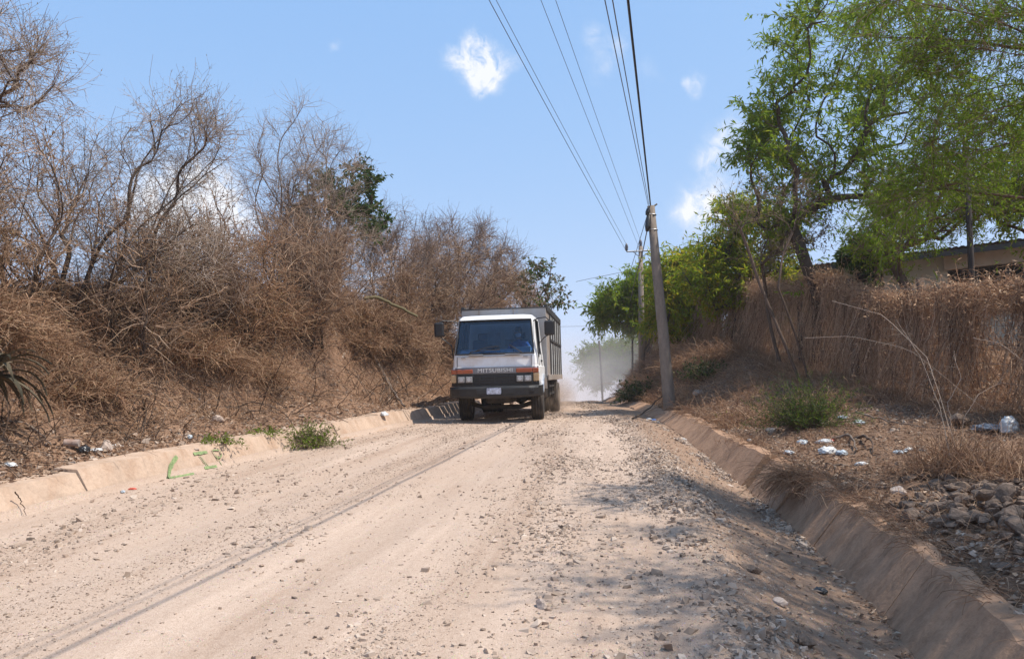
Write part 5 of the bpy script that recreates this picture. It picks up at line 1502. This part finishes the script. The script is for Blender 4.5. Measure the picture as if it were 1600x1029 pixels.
# front wheel arches / steps beside the cab
for s_ in (1, -1):
    nm = NM(); a = np.linspace(math.radians(20), math.radians(150), 14); yy = 1.15 - .56 * np.cos(a); zz = .45 + .56 * np.sin(a)
    x0 = s_ * .78; x1 = s_ * 1.07
    A = np.stack([np.full(14, x0), yy, zz], 1); B = np.stack([np.full(14, x1), yy, zz], 1); C = np.stack([np.full(14, x1), 1.15 - .63 * np.cos(a), .45 + .63 * np.sin(a)], 1); D = np.stack([np.full(14, x0), 1.15 - .63 * np.cos(a), .45 + .63 * np.sin(a)], 1); i = np.arange(13)
    nm.add(np.concatenate([A, B, C, D]), np.concatenate([np.stack([i + p * 14, i + 1 + p * 14, i + 1 + q * 14, i + q * 14], 1) for p, q in ((0, 1), (1, 2), (2, 3), (3, 0))]))
    nm.build('fender', M['chrome'], truck)
# wheels
def wheel(x, y, r, w, steer=0.):
    wh = bpy.data.objects.new('wheel', None); col.objects.link(wh); wh.parent = truck; wh.location = (x, y, r); wh.rotation_euler = (0, 0, steer)
    h = w / 2
    b = BM(); b.lathe([(-h * .8, r * .58), (-h, r * .7), (-h, r * .9), (-h * .86, r * .975), (-h * .5, r), (-h * .47, r * .975), (-h * .40, r * .975), (-h * .37, r), (h * .0 - .01, r), (-.005, r * .978), (.005, r * .978), (.01, r), (h * .37, r), (h * .40, r * .975), (h * .47, r * .975), (h * .5, r), (h * .86, r * .975), (h, r * .9), (h, r * .7), (h * .8, r * .58)], 'x', (0, 0, 0), 40)
    b.build('tyre', M['rubber'], wh, smooth=True)
    b = BM(); b.lathe([(-h * .82, r * .6), (-h * .3, r * .52), (h * .2, r * .3), (h * .4, r * .28), (h * .75, r * .5), (h * .82, r * .6)], 'x', (0, 0, 0), 28)
    b.build('rim', M['steel'], wh, smooth=True)
wheel(-.865, 1.15, .43, .29, .05); wheel(.865, 1.15, .43, .29, .05)
for x in (-.99, -.69, .69, .99): wheel(x, 5.15, .43, .27)
# axles, frame, drivetrain, tank, guards
b = BM(); b.tube([(-.8, 1.15, .43), (-.45, 1.15, .32), (.45, 1.15, .32), (.8, 1.15, .43)], .055, 8); b.build('front_axle', M['chassis'], truck)
b = BM(); b.tube([(-1, 5.15, .43), (-.2, 5.15, .43), (0, 5.15, .43), (.2, 5.15, .43), (1, 5.15, .43)], [.09, .1, .22, .1, .09], 10); b.build('rear_axle', M['chassis'], truck)
b = BM()
for x in (-.38, .38): b.box(x - .04, x + .04, .15, 7.2, .66, .90, .01)
for y in (.4, 1.9, 3.2, 4.4, 6.0): b.box(-.36, .36, y, y + .08, .70, .86)
b.box(-.30, .30, .55, 1.7, .42, .82, .06); b.box(-.14, .14, 1.7, 2.4, .45, .75, .05); b.tube([(0, 2.4, .58), (0, 5.0, .45)], .05, 8)
b.box(-.95, .95, .25, .55, .62, .70, .01)
b.build('chassis_frame', M['chassis'], truck)
b = BM(); b.box(.55, 1.0, 2.3, 3.3, .48, .90, .08, 3); b.build('fuel_tank', M['chassis'], truck)
b = BM(); b.box(-1.0, -.55, 2.4, 3.0, .5, .88, .03); b.build('battery_box', M['chassis'], truck)
for s_ in (1, -1):
    b = BM(); 
    for y in (2.6, 3.5, 4.2): b.box(s_ * 1.03 - .02, s_ * 1.03 + .02, y, y + .05, .5, .95)
    b.box(s_ * 1.03 - .02, s_ * 1.03 + .02, 2.55, 4.3, .55, .60); b.box(s_ * 1.03 - .02, s_ * 1.03 + .02, 2.55, 4.3, .75, .79); b.build('side_guard', M['chassis'], truck)
    b = BM(); b.box(s_ * .84 - .2, s_ * .84 + .2, 5.72, 5.74, .28, .92); b.build('mud_flap', M['rubber'], truck)
    b = BM(); b.box(s_ * .84 - .24, s_ * .84 + .24, 4.62, 4.64, .42, .92); b.build('mud_flap', M['rubber'], truck)
b = BM(); b.box(-1.0, 1.0, 7.2, 7.28, .50, .60, .01); b.box(-.7, -.64, 7.2, 7.26, .6, .95); b.box(.64, .7, 7.2, 7.26, .6, .95); b.build('rear_guard', M['chassis'], truck)

# ---- driver
M['skin'] = simple('skin_brown', (.28, .16, .10), .55, .1, 20)
M['blue'] = simple('blue_shirt', (.02, .08, .26), .8, .2, 12)
M['trou'] = simple('dark_trousers', (.03, .03, .04), .85, .2, 12)
M['mask'] = simple('pale_face_mask', (.50, .58, .66), .8, .1, 20)
M['hair'] = simple('black_hair', (.012, .01, .01), .6, .3, 30)
def skin_body(name, J, E, mats, pick, parent, root=0, sub=2):
    me = bpy.data.meshes.new(name); me.from_pydata([j[:3] for j in J], E, [])
    o = bpy.data.objects.new(name, me); col.objects.link(o)
    m = o.modifiers.new('s', 'SKIN'); m.use_smooth_shade = True
    for v, j in zip(me.skin_vertices[0].data, J): v.radius = (j[3], j[4] if len(j) > 4 else j[3]); v.use_root = False
    me.skin_vertices[0].data[root].use_root = True
    s2 = o.modifiers.new('d', 'SUBSURF'); s2.levels = sub; s2.render_levels = sub
    bpy.context.view_layer.update()
    nm_ = bpy.data.meshes.new_from_object(o.evaluated_get(bpy.context.evaluated_depsgraph_get()))
    bpy.data.objects.remove(o)
    nm_.materials.clear()
    for mm in mats: nm_.materials.append(mm)
    for p in nm_.polygons: p.material_index = pick(p.center)
    r = bpy.data.objects.new(name, nm_); col.objects.link(r); r.parent = parent
    return r
driver = thing('person', 'driver in a blue shirt and pale face mask behind the steering wheel of the truck', 'person')
driver.matrix_world = truck.matrix_world @ Matrix.Translation((.45, 1.08, 1.36))
J = [(0, 0, .05, .15, .13), (0, .04, .22, .14, .11), (0, .05, .42, .16, .115), (0, .03, .53, .07, .07), (0, 0, .60, .055, .06), (0, -.02, .68, .075, .09), (0, -.02, .76, .082, .10), (0, 0, .83, .06, .07),
     (-.19, .04, .47, .065), (-.25, -.10, .28, .048), (-.18, -.34, .30, .036), (-.165, -.42, .31, .034, .02),
     (.19, .04, .47, .065), (.30, -.12, .30, .048), (.19, -.36, .32, .036), (.175, -.43, .33, .034, .02),
     (-.10, -.10, .05, .095), (-.14, -.46, .06, .07), (-.14, -.55, -.32, .05), (-.14, -.66, -.36, .04, .03),
     (.10, -.10, .05, .095), (.14, -.46, .06, .07), (.14, -.55, -.32, .05), (.14, -.66, -.36, .04, .03)]
E2 = [(0, 1), (1, 2), (2, 3), (3, 4), (4, 5), (5, 6), (6, 7), (2, 8), (8, 9), (9, 10), (10, 11), (2, 12), (12, 13), (13, 14), (14, 15), (0, 16), (16, 17), (17, 18), (18, 19), (0, 20), (20, 21), (21, 22), (22, 23)]
for side, hi in ((-1, 11), (1, 15)):
    hx, hy, hz = J[hi][:3]
    for f, (dx, L_) in enumerate([(-.027, .066), (-.009, .076), (.009, .072), (.027, .056)]):
        k = len(J); J.append((hx + dx, hy - .035, hz + .025, .0095)); J.append((hx + dx, hy - .05, hz + .025 - L_ * .35, .009)); J.append((hx + dx, hy - .025, hz + .02 - L_ * .75, .008))
        E2 += [(hi, k), (k, k + 1), (k + 1, k + 2)]
    k = len(J); J.append((hx - side * .04, hy + .0, hz + .01, .011)); J.append((hx - side * .05, hy - .04, hz + .02, .009)); E2 += [(hi, k), (k, k + 1)]
def pick(c):
    if c.z > .57: return 0
    if c.y < -.27 and c.z > .2: return 0
    if c.z < .13: return 2
    return 1
body_ = skin_body('body', J, E2, [M['skin'], M['blue'], M['trou']], pick, driver)
b = BM(); bmesh.ops.create_uvsphere(b.b, u_segments=18, v_segments=10, radius=1)
for v in b.b.verts: v.co = Vector((v.co.x * .088, v.co.y * .11 + .0, .80 + v.co.z * .075 + (.02 if v.co.y > 0 else 0)))
b.build('hair', M['hair'], driver, smooth=True)
b = BM(); bmesh.ops.create_uvsphere(b.b, u_segments=16, v_segments=10, radius=1)
for v in b.b.verts: v.co = Vector((v.co.x * .072, -.075 + v.co.y * .055, .675 + v.co.z * .052))
b.build('face_mask', M['mask'], driver, smooth=True)
b = BM(); b.tube([(0, -.118, .755), (0, -.135, .725), (0, -.12, .71)], [.012, .017, .012], 6)
for x in (-.033, .033): b.box(x - .012, x + .012, -.124, -.10, .757, .769, .003)
b.build('face', M['skin'], driver)
for s_ in (-1, 1):
    b = BM(); b.tube([(s_ * .083, 0, .70), (s_ * .095, .01, .735), (s_ * .088, .01, .765)], [.01, .016, .01], 6); b.build('ear', M['skin'], driver)

# ================================================================== rocks
ROCK = [ico_rock(200 + i) for i in range(9)]
for m_ in ROCK: m_.materials.append(M['rock'])
ROCKL = [ico_rock(300 + i) for i in range(5)]
for m_ in ROCKL: m_.materials.append(M['rockl'])
r_ = np.random.default_rng(77)
RG = 'dark rocks in the pile'
placed = 0
heap_c = [(1560, 800, 60, 34), (1500, 790, 55, 26), (1590, 850, 30, 40), (1545, 760, 50, 12), (1470, 800, 30, 16), (1440, 775, 40, 16)]
pts = []
for k in range(330):
    hx, hy, rx, ry = heap_c[int(r_.choice(len(heap_c), p=[.34, .24, .14, .1, .1, .08]))]
    px = hx + r_.normal() * rx; py = hy + r_.normal() * ry * .8
    if px > 1640 or py < 742 or py > 905 or (px - 1360) / 240 < (py - 800) / 150: continue
    pts.append((px, py))
for px, py in pts:
    p = hit(px, py); w = p[0] - float(XR(p[1]))
    if w < .3: continue
    s_ = float(np.exp(r_.normal(math.log(.052), .42)))
    o = bpy.data.objects.new('rock', ROCK[placed % 9]); col.objects.link(o)
    heap = .16 * math.exp(-(((px - 1550) / 60) ** 2 + ((py - 800) / 40) ** 2))
    o.location = (p[0], p[1], p[2] + s_ * .3 + heap * r_.random()); o.scale = (s_, s_ * r_.uniform(.8, 1.1), s_ * r_.uniform(.8, 1.1)); o.rotation_euler = (r_.normal() * .4, r_.normal() * .4, r_.uniform(0, 6.28))
    tag(o, 'dark angular rock in the stone pile on the verge beside the drain', 'rock', RG); placed += 1
def rock(px, py, s_, label, me, group=None, name='rock', dz=.3):
    o = bpy.data.objects.new(name, me); col.objects.link(o); p = hit(px, py)
    o.location = (p[0], p[1], p[2] + s_ * dz); o.scale = (s_,) * 3; o.rotation_euler = (.2, .1, px * .37)
    return tag(o, label, 'rock', group)
rock(341, 659, .13, 'pale pinkish boulder at the foot of the left bank above the kerb', ROCKL[0])
rock(165, 703, .12, 'flat tan rock beside the dark rag on the left verge', ROCKL[1])
rock(1420, 752, .11, 'large dark rock at the near end of the straw before the pile', ROCK[2])
rock(1405, 772, .12, 'flat sunlit tan rock at the left edge of the rock pile', ROCKL[2], dz=.1)
rock(1204, 676, .10, 'reddish rock at the back of the right verge near the green bush', ROCKL[3])
rock(1090, 618, .22, 'grey slab rock on the bank behind the leaning pole', ROCKL[4])
rock(1498, 662, .16, 'dark lump at the fence foot right of the shaded grass', ROCK[4])
rock(1258, 1008, .075, 'large dark grey stone at the bottom edge on the gravel shoulder', ROCK[5])
rock(1175, 892, .075, 'dark stone standing on the gravel berm in the branch shadow', ROCK[6])
rock(845, 950, .06, 'flat pale stone lying alone among the road gravel', ROCKL[1], dz=.1)
rock(1220, 945, .055, 'tan stone near the drain slope at the bottom of the shoulder', ROCKL[2])

# ================================================================== litter
M['bagw'] = simple('white_plastic', (.55, .55, .54), .4, .15, 15); M['bagb'] = simple('pale_blue_plastic', (.40, .45, .49), .4, .2, 15)
M['bagk'] = simple('black_plastic_bag', (.02, .02, .022), .35, .3, 15); M['blueb'] = simple('blue_plastic', (.06, .16, .45), .4, .2, 15); M['red'] = simple('red_plastic', (.55, .10, .06), .4, .2, 15)
M['greyb'] = simple('grey_plastic_sheet', (.22, .23, .25), .5, .2, 10)
def crumple(seed, flat=.45):
    bm = bmesh.new(); bmesh.ops.create_icosphere(bm, subdivisions=4, radius=1); r = np.random.default_rng(seed)
    ks = r.normal(size=(10, 3)) * np.array([2.5, 2.5, 2.5]); ph = r.uniform(0, 6.28, 10); lobes = r.normal(size=(3, 3)) * .6
    for v in bm.verts:
        p = np.array(v.co); d = sum(.10 * abs(math.sin(p @ k * 1.6 + f)) for k, f in zip(ks, ph)) * 1.5 - .5
        l = 1 + .35 * max(0, p @ lobes[0]) + .3 * max(0, p @ lobes[1])
        q = p * (1 + d) * l
        v.co = Vector((q[0], q[1] * .7, max(q[2], -.35) * flat)) + Vector(r.normal(size=3) * .02)
    me = bpy.data.meshes.new('crumpled'); bm.to_mesh(me); bm.free(); me.polygons.foreach_set('use_smooth', np.ones(len(me.polygons), bool)); return me
def litter(px, py, s_, mat, name, label, cat, seed, flat=.45, group=None, sxy=(1, 1)):
    s_ = s_ * .68
    me = crumple(seed, flat); me.materials.append(M[mat]); o = bpy.data.objects.new(name, me); col.objects.link(o); p = hit(px, py)
    o.location = (p[0], p[1], p[2] + s_ * flat * .3); o.scale = (s_ * sxy[0], s_ * sxy[1], s_); o.rotation_euler = (0, 0, seed * 1.3)
    return tag(o, label, cat, group)
L_ = litter
L_(1252, 693, .10, 'bagb', 'plastic_bag', 'crumpled pale blue bag, upper left of the litter patch on the right verge', 'plastic bag', 1)
L_(1288, 692, .10, 'bagw', 'plastic_bag', 'white bag with a red corner piece beside the bent branch', 'plastic bag', 2)
L_(1299, 690, .045, 'red', 'plastic_scrap', 'small red plastic scrap on the white bag by the bent branch', 'litter', 3)
L_(1232, 709, .075, 'bagw', 'plastic_bag', 'small white bag nearest the broken drain gap', 'plastic bag', 4)
L_(1292, 708, .12, 'bagw', 'plastic_bag', 'big white crumpled bag in the middle of the litter patch', 'plastic bag', 5, .6)
L_(1317, 710, .085, 'bagb', 'plastic_bag', 'pale blue bag touching the right of the big white bag', 'plastic bag', 6)
L_(1404, 708, .085, 'bagb', 'plastic_bag', 'pale blue flat wrapper alone right of the broken branch', 'plastic bag', 7, .3)
L_(1420, 703, .06, 'bagw', 'plastic_bag', 'small white wrapper right of the pale blue flat one', 'plastic bag', 8)
L_(1440, 706, .055, 'bagk', 'plastic_scrap', 'small dark scrap lying before the dead straw clump', 'litter', 9)
L_(1282, 664, .12, 'bagw', 'plastic_bag', 'white bag at the right foot of the green bush', 'plastic bag', 10, .6)
L_(1262, 667, .10, 'bagb', 'plastic_bag', 'bluish bag under the front of the green bush', 'plastic bag', 11)
L_(1228, 665, .17, 'bagk', 'plastic_bag', 'black plastic bag at the left foot of the green bush', 'plastic bag', 12, .3)
L_(1342, 662, .11, 'bagb', 'plastic_bag', 'pale blue bag lying in the shade along the fence foot', 'plastic bag', 13)
L_(1318, 654, .08, 'bagb', 'plastic_bag', 'small blue white bag farther back in the fence shade', 'plastic bag', 14)
L_(1576, 676, .13, 'bagw', 'plastic_bag', 'white plastic jug like bag at the right edge by the fence post', 'plastic bag', 15, 1.0)
L_(1548, 672, .22, 'greyb', 'plastic_sheet', 'grey plastic sheet beside the white bag at the right edge', 'plastic sheet', 16, .3)
L_(1530, 722, .07, 'bagw', 'plastic_bag', 'grey white scrap caught in the dead straw by the rock pile', 'plastic bag', 17)
L_(1172, 690, .06, 'bagw', 'plastic_bag', 'small white scrap beside the flat stone near the drain edge', 'plastic bag', 18)
L_(1345, 727, .07, 'bagw', 'plastic_bag', 'white scrap beside the short stick below the litter patch', 'plastic bag', 19)
L_(1070, 687, .05, 'bagw', 'plastic_bag', 'white scrap in the drain below the slab end', 'plastic bag', 20)
L_(1102, 706, .03, 'bagb', 'plastic_scrap', 'tiny pale scrap on the drain floor nearest the truck side', 'litter', 21)
L_(1022, 657, .06, 'blueb', 'plastic_scrap', 'blue plastic scrap at the foot of the leaning pole', 'litter', 22)
L_(1034, 650, .12, 'bagk', 'plastic_bag', 'black bag at the base of the leaning pole', 'plastic bag', 23)
L_(1014, 655, .06, 'bagw', 'plastic_bag', 'white scrap left of the blue one at the pole foot', 'plastic bag', 24)
L_(600, 649, .09, 'bagw', 'plastic_bag', 'white bag on the far left verge near the truck', 'plastic bag', 25, .6)
L_(583, 645, .06, 'bagk', 'plastic_scrap', 'dark scrap left of the white bag on the far left verge', 'litter', 26)
L_(296, 686, .045, 'bagb', 'plastic_scrap', 'shiny silver blue scrap on the left verge above the painted letters', 'litter', 27, .8)
L_(132, 707, .075, 'bagk', 'plastic_bag', 'black rag like bag on the left verge below the trunk cluster', 'plastic bag', 28, .7)
L_(148, 704, .075, 'bagw', 'plastic_scrap', 'white scrap touching the black bag on the left verge', 'litter', 29, .3)
L_(183, 697, .10, 'bagw', 'plastic_scrap', 'long white scrap on the left verge right of the tan rock', 'litter', 30, .2)
L_(12, 730, .08, 'bagw', 'plastic_scrap', 'white scrap on the left verge at the left edge', 'litter', 31, .3)
L_(300, 702, .09, 'rockl', 'cardboard_scrap', 'flat pale board scrap at the kerb top above the painted letters', 'litter', 32, .2)
L_(192, 769, .055, 'bagb', 'snack_wrapper', 'blue and silver wrapper lying at the foot of the left kerb', 'wrapper', 33, .35, None, (1.3, .6))
L_(207, 765, .04, 'red', 'snack_wrapper', 'red end of a torn wrapper at the foot of the left kerb', 'wrapper', 34, .4)
L_(1283, 925, .055, 'bagk', 'plastic_scrap', 'black cloth scrap on the gravel slope of the drain', 'litter', 35)
# rusty tin
p = hit(108, 700); b = BM(); b.tube([tuple(p + np.array([-.06, 0, .045])), tuple(p + np.array([.1, .03, .04]))], .045, 14)
tag(b.build('tin_can', simple('pale_rusty_tin', (.45, .40, .36), .6, .3, 8, dust=((.25, .12, .07), .5)), smooth=False), 'pale rusty tin can lying on its side on the left verge', 'can')

# ================================================================== dust and haze
def vol_mat(name, colr, dens, noise_scale=None, aniso=.2, z0=None, falloff=None):
    m = bpy.data.materials.new(name); m.use_nodes = True; nt = m.node_tree
    for n in list(nt.nodes):
        if n.type != 'OUTPUT_MATERIAL': nt.nodes.remove(n)
    out = [n for n in nt.nodes if n.type == 'OUTPUT_MATERIAL'][0]
    pv = nd(nt, 'ShaderNodeVolumePrincipled'); pv.inputs['Color'].default_value = (*colr, 1); pv.inputs['Density'].default_value = dens; pv.inputs['Anisotropy'].default_value = aniso
    nt.links.new(pv.outputs[0], out.inputs['Volume'])
    if noise_scale:
        tc = nd(nt, 'ShaderNodeTexCoord')
        f = noise(nt, noise_scale, 3, .6, tc.outputs['Object'])
        ln = nd(nt, 'ShaderNodeVectorMath', operation='LENGTH'); nt.links.new(tc.outputs['Object'], ln.inputs[0])
        ed = nd(nt, 'ShaderNodeMapRange'); nt.links.new(ln.outputs['Value'], ed.inputs[0]); ed.inputs[1].default_value = 1.; ed.inputs[2].default_value = .25
        rp = nd(nt, 'ShaderNodeMapRange'); nt.links.new(f, rp.inputs[0]); rp.inputs[1].default_value = .3; rp.inputs[2].default_value = .7
        mu = nd(nt, 'ShaderNodeMath', operation='MULTIPLY'); nt.links.new(ed.outputs[0], mu.inputs[0]); nt.links.new(rp.outputs[0], mu.inputs[1])
        m2 = nd(nt, 'ShaderNodeMath', operation='MULTIPLY'); nt.links.new(mu.outputs[0], m2.inputs[0]); m2.inputs[1].default_value = dens
        nt.links.new(m2.outputs[0], pv.inputs['Density'])
    return m
def puff(c, s, dens, colr, label, nsc=1.6):
    bm = bmesh.new(); bmesh.ops.create_icosphere(bm, subdivisions=3, radius=1); me = bpy.data.meshes.new('puff'); bm.to_mesh(me); bm.free()
    o = link('dust_cloud', me, vol_mat('dust_volume', colr, dens, nsc)); o.location = c; o.scale = s
    return tag(o, label, 'dust', kind='stuff')
c = gpt(868, 22.8)
puff((c[0], c[1], c[2] + .35), (.7, 1.6, .8), 1.6, (.80, .64, .52), 'brown dust kicked up by the rear wheels of the truck')
c = gpt(905, 40.)
puff((c[0] + .5, 44, c[2] + 1.0), (7, 16, 3.4), .10, (.92, .86, .80), 'pale dust hanging over the road behind the truck')
HZ = bpy.data.meshes.new('haze'); bm = bmesh.new(); bmesh.ops.create_cube(bm, size=1); bm.to_mesh(HZ); bm.free()
hz = link('haze', HZ, vol_mat('haze_volume', (.95, .95, .97), HAZE)) if HAZE else None
if hz:
    zl, zh = -12., 24.
    hz.location = (0, 1000, (zl + zh) / 2); hz.scale = (5400, 4200, zh - zl); tag(hz, 'thin pale dusty haze filling the air', 'haze', kind='stuff')

# ================================================================== camera, sun, sky
cam = bpy.data.cameras.new('camera'); co = bpy.data.objects.new('camera', cam); col.objects.link(co)
cam.sensor_width = 36; cam.lens = FPX / 1600 * 36; cam.clip_end = 6000; cam.clip_start = .05
co.location = (0, 0, CAMZ); co.rotation_euler = (math.pi / 2 + PITCH, 0, 0)
scene.camera = co
sd = np.array([.535, -.15, 1.]); sd /= np.linalg.norm(sd)
sl = bpy.data.lights.new('sun', 'SUN'); sl.energy = SUN; sl.angle = math.radians(.55); sl.color = (1., .94, .85)
so = bpy.data.objects.new('sun', sl); col.objects.link(so)
so.rotation_euler = Vector(sd).to_track_quat('Z', 'Y').to_euler()
w = bpy.data.worlds.new('World'); scene.world = w; w.use_nodes = True; nt = w.node_tree
bg = nt.nodes['Background']
sky = nd(nt, 'ShaderNodeTexSky', sky_type='NISHITA'); sky.sun_disc = False
sky.sun_elevation = math.asin(sd[2]); sky.sun_rotation = math.atan2(sd[0], sd[1])
sky.air_density = AIR; sky.dust_density = DUST; sky.ozone_density = OZ; sky.altitude = 300
tc = nd(nt, 'ShaderNodeTexCoord'); gen = tc.outputs['Generated']
wn = noise(nt, 13, 7, .65, gen, 'Color'); 
sub = nd(nt, 'ShaderNodeVectorMath', operation='SUBTRACT'); nt.links.new(wn, sub.inputs[0]); sub.inputs[1].default_value = (.5, .5, .5)
scl = nd(nt, 'ShaderNodeVectorMath', operation='SCALE'); nt.links.new(sub.outputs[0], scl.inputs[0]); scl.inputs['Scale'].default_value = .06
wv = nd(nt, 'ShaderNodeVectorMath', operation='ADD'); nt.links.new(gen, wv.inputs[0]); nt.links.new(scl.outputs[0], wv.inputs[1])
tot = None
CL = [(748, 90, 30, .8), (776, 100, 26, 1.), (738, 112, 26, .9), (704, 94, 17, .9), (720, 104, 18, .7), (740, 66, 20, .9), (750, 78, 18, .6), (742, 132, 16, .6), (768, 118, 20, .7),
      (930, 58, 20, .45), (962, 75, 18, .4), (940, 102, 24, .3), (1005, 112, 18, .2), (1082, 127, 17, .6), (1075, 118, 12, .4), (522, 68, 10, .35),
      (1138, 218, 36, .9), (1110, 250, 26, .5), (1100, 325, 42, 1.), (1130, 315, 36, .9), (1080, 325, 22, .6),
      (310, 315, 56, 1.8), (270, 335, 70, 1.8), (350, 350, 50, 1.6), (600, 475, 50, .6), (1390, 330, 60, .5), (650, 470, 40, .5)]
for px, py, rp_, a in CL:
    d = ray(px, py); d = d / np.linalg.norm(d)
    ds = nd(nt, 'ShaderNodeVectorMath', operation='DISTANCE'); nt.links.new(wv.outputs[0], ds.inputs[0]); ds.inputs[1].default_value = tuple(d)
    mr = nd(nt, 'ShaderNodeMapRange', interpolation_type='SMOOTHSTEP'); nt.links.new(ds.outputs['Value'], mr.inputs[0])
    mr.inputs[1].default_value = rp_ / 1200 * 1.45; mr.inputs[2].default_value = rp_ / 1200 * .1; mr.inputs[3].default_value = 0; mr.inputs[4].default_value = a
    if tot is None: tot = mr.outputs[0]
    else:
        mm = nd(nt, 'ShaderNodeMath', operation='ADD'); nt.links.new(tot, mm.inputs[0]); nt.links.new(mr.outputs[0], mm.inputs[1]); tot = mm.outputs[0]
fn = noise(nt, 42, 8, .66, gen, dist=.6)
fm = nd(nt, 'ShaderNodeMapRange'); nt.links.new(fn, fm.inputs[0]); fm.inputs[1].default_value = .34; fm.inputs[2].default_value = .64; fm.inputs[3].default_value = .05; fm.inputs[4].default_value = 1.
mu = nd(nt, 'ShaderNodeMath', operation='MULTIPLY', use_clamp=True); nt.links.new(tot, mu.inputs[0]); nt.links.new(fm.outputs[0], mu.inputs[1])
m9 = nd(nt, 'ShaderNodeMath', operation='MULTIPLY'); nt.links.new(mu.outputs[0], m9.inputs[0]); m9.inputs[1].default_value = .85
sep = nd(nt, 'ShaderNodeSeparateColor'); nt.links.new(sky.outputs[0], sep.inputs[0]); cmb = nd(nt, 'ShaderNodeCombineColor')
for i, (g_, k_) in enumerate(((.59, 1.153), (.336, 1.737), (.137, 3.108))):       # film-like roll-off of the sky's range
    pw = nd(nt, 'ShaderNodeMath', operation='POWER'); nt.links.new(sep.outputs[i], pw.inputs[0]); pw.inputs[1].default_value = g_
    ml = nd(nt, 'ShaderNodeMath', operation='MULTIPLY'); nt.links.new(pw.outputs[0], ml.inputs[0]); ml.inputs[1].default_value = k_; nt.links.new(ml.outputs[0], cmb.inputs[i])
c_ = mix(nt, m9.outputs[0], cmb.outputs[0], tuple(x * CLOUDB for x in (1., 1.0, 1.02)))
nt.links.new(c_, bg.inputs['Color']); bg.inputs['Strength'].default_value = SKY
scene.view_settings.view_transform = 'Standard'; scene.view_settings.look = 'None'; scene.view_settings.gamma = 1; scene.view_settings.use_curve_mapping = False
scene.view_settings.exposure = EXPO
scene.cycles.max_bounces = 6; scene.cycles.transparent_max_bounces = 12; scene.cycles.volume_bounces = 1
scene.cycles.use_denoising = True
